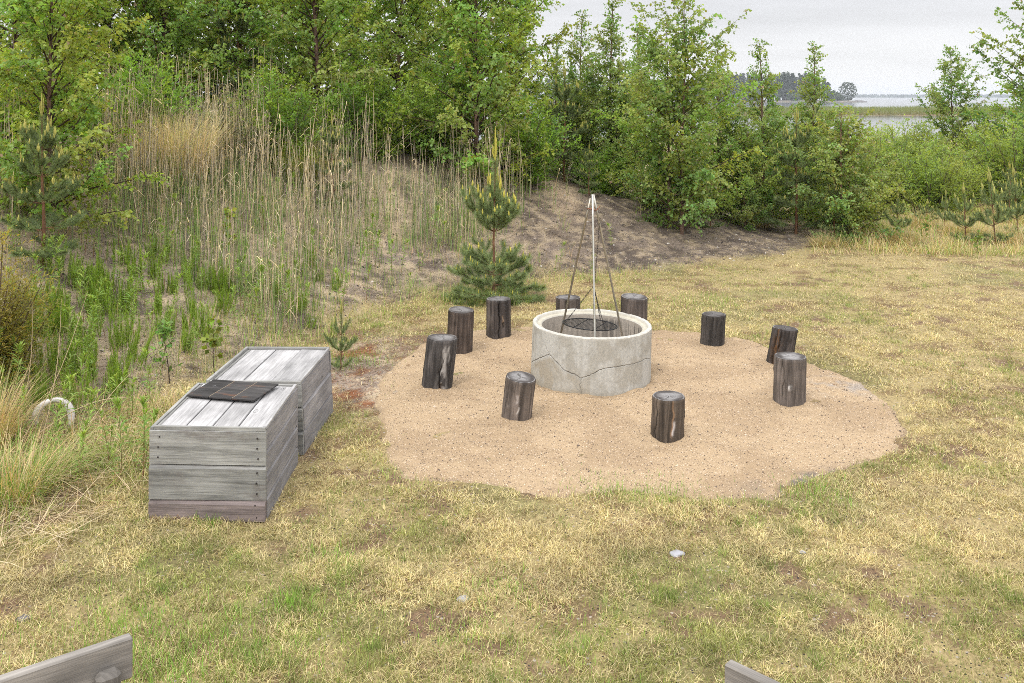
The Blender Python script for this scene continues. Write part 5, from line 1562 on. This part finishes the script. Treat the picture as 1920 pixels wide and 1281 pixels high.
# green fringe of the sand bed and tufts in the lawn
rough(9000, (-1.2, 4.4), (6.2, 7.6), lambda x, y: np.exp(-((sand_sd(x, y) + .10) / .10) ** 2) * sstep(.46, .6, fbm(x * 2.3, y * 2.3, 151)), (.04, .11), .65, (.002, .0035))
x = r.uniform(-2.2, 4.9, 9000); y = r.uniform(6.2, 12.3, 9000)
k = (r.random(9000) < np.exp(-((sand_sd(x, y) - .03) / .12) ** 2) * sstep(.46, .60, fbm(x * 3.1, y * 3.1, 161))); x, y = x[k], y[k]; m = len(x)
t0 = r.uniform(.1, 1.1, m)
strips(g, np.c_[x, y, np.full(m, .004)], r.uniform(0, 6.28, m), t0, t0 + .5, r.uniform(.03, .08, m), .0032, np.where((r.random(m) < .45)[:, None], jitter(r, (.22, .31, .06), m, .2), jitter(r, (.54, .44, .23), m, .2)), 3)
for (px, py, rd, n_, L_) in ((620, 1050, .10, 160, .09), (540, 1138, .06, 140, .11), (205, 1245, .35, 1100, .10), (310, 1262, .22, 700, .10), (945, 1105, .14, 200, .08), (1310, 570, .35, 420, .13), (490, 1225, .25, 420, .09), (1240, 928, .16, 320, .08), (1130, 918, .14, 260, .08), (390, 985, .05, 90, .10), (232, 1165, .12, 150, .07), (860, 1200, .2, 220, .07), (1050, 1215, .3, 380, .07), (1530, 935, .15, 260, .11), (660, 680, .2, 300, .14), (780, 545, .3, 300, .2)):
    q = gp(px, py); x = q[0] + r.normal(0, rd, n_); y = q[1] + r.normal(0, rd, n_)
    k = ~in_boxes(x, y); x, y = x[k], y[k]; m = len(x)
    t0 = r.uniform(.05, .6, m)
    strips(g, np.c_[x, y, H(x, y)], r.uniform(0, 6.28, m), t0, t0 + .5, L_ * r.uniform(.5, 1.1, m), .003, jitter(r, (.19, .33, .05), m, .2), 3)
tag(g.obj("rough_grass", M['grass']), "longer mixed green and straw grass along the foot of the bank and beyond the lawn", "grass", kind="stuff")

# long bent dry stalks at the left
r = rng(85)
GK = "long dry stalks leaning at the left edge"
for (x0, y0, x1, y1, sag) in ((30, 760, 60, 560, .0), (70, 800, 115, 560, .02), (20, 800, 165, 545, -.05), (40, 780, 240, 745, .12), (130, 790, 245, 700, .1)):
    a = gp(x0, y0 + 60); d = a[1] + .05
    b = np.array([(x1 - CX) / F * d, d, CAM_Z - (y1 - HY) / F * d])
    u = np.linspace(0, 1, 8)[:, None]
    pt = a + (b - a) * u + np.array([0, 0, 1]) * sag * np.sin(u * np.pi) + np.array([.05, 0, 0]) * np.sin(u * np.pi)
    pt = pt - a
    gk = Geo(); tube(gk, pt, [.0034, .0033, .0032, .003, .0026, .0022, .0018, .001], 4, np.array([.56, .44, .28]) * r.uniform(.8, 1.1))
    tag(gk.obj("dry_stalk", M['dry'], loc=tuple(a)), "long pale dry grass stalk leaning out of the weeds at the left edge", "stalk", GK)
# flat grey stones in the lawn
for (px, py, s_, lab) in ((1270, 1043, .045, "flat pale grey stone lying in the lawn right of the middle"), (868, 1128, .04, "small grey stone in the lawn below the sand bed"), (45, 1168, .045, "dark grey flat stone in the lawn above the left bench end"), (1505, 1040, .02, "tiny white pebble in the lawn near the right side")):
    q = gp(px, py)
    boulder("stone", (q[0], q[1], q[2] + .006), (s_, s_ * .7, s_ * .42), px, (.33, .33, .35) if px != 45 else (.14, .13, .14), lab)

# ------------------------------------------------------------------ the hazy air over the lake
hb = bevbox(2, 2, 2, .001)
bm = bmesh.new(); bmesh.ops.create_cube(bm, size=1)
me = bpy.data.meshes.new("haze"); bm.to_mesh(me); bm.free()
hz = bpy.data.objects.new("haze", me); COL.objects.link(hz)
hz.scale = (7800, 7800, 45); hz.location = (0, 0, 4.8)
mh = bpy.data.materials.new("hazy_air"); mh.use_nodes = True
nh = mh.node_tree; nh.nodes.clear()
oh = nh.nodes.new("ShaderNodeOutputMaterial"); vh = nh.nodes.new("ShaderNodeVolumePrincipled")
vh.inputs["Density"].default_value = .00024
vh.inputs["Color"].default_value = (.86, .92, 1.0, 1)
nh.links.new(vh.outputs[0], oh.inputs["Volume"])
me.materials.append(mh)
tag(hz, kind="stuff")
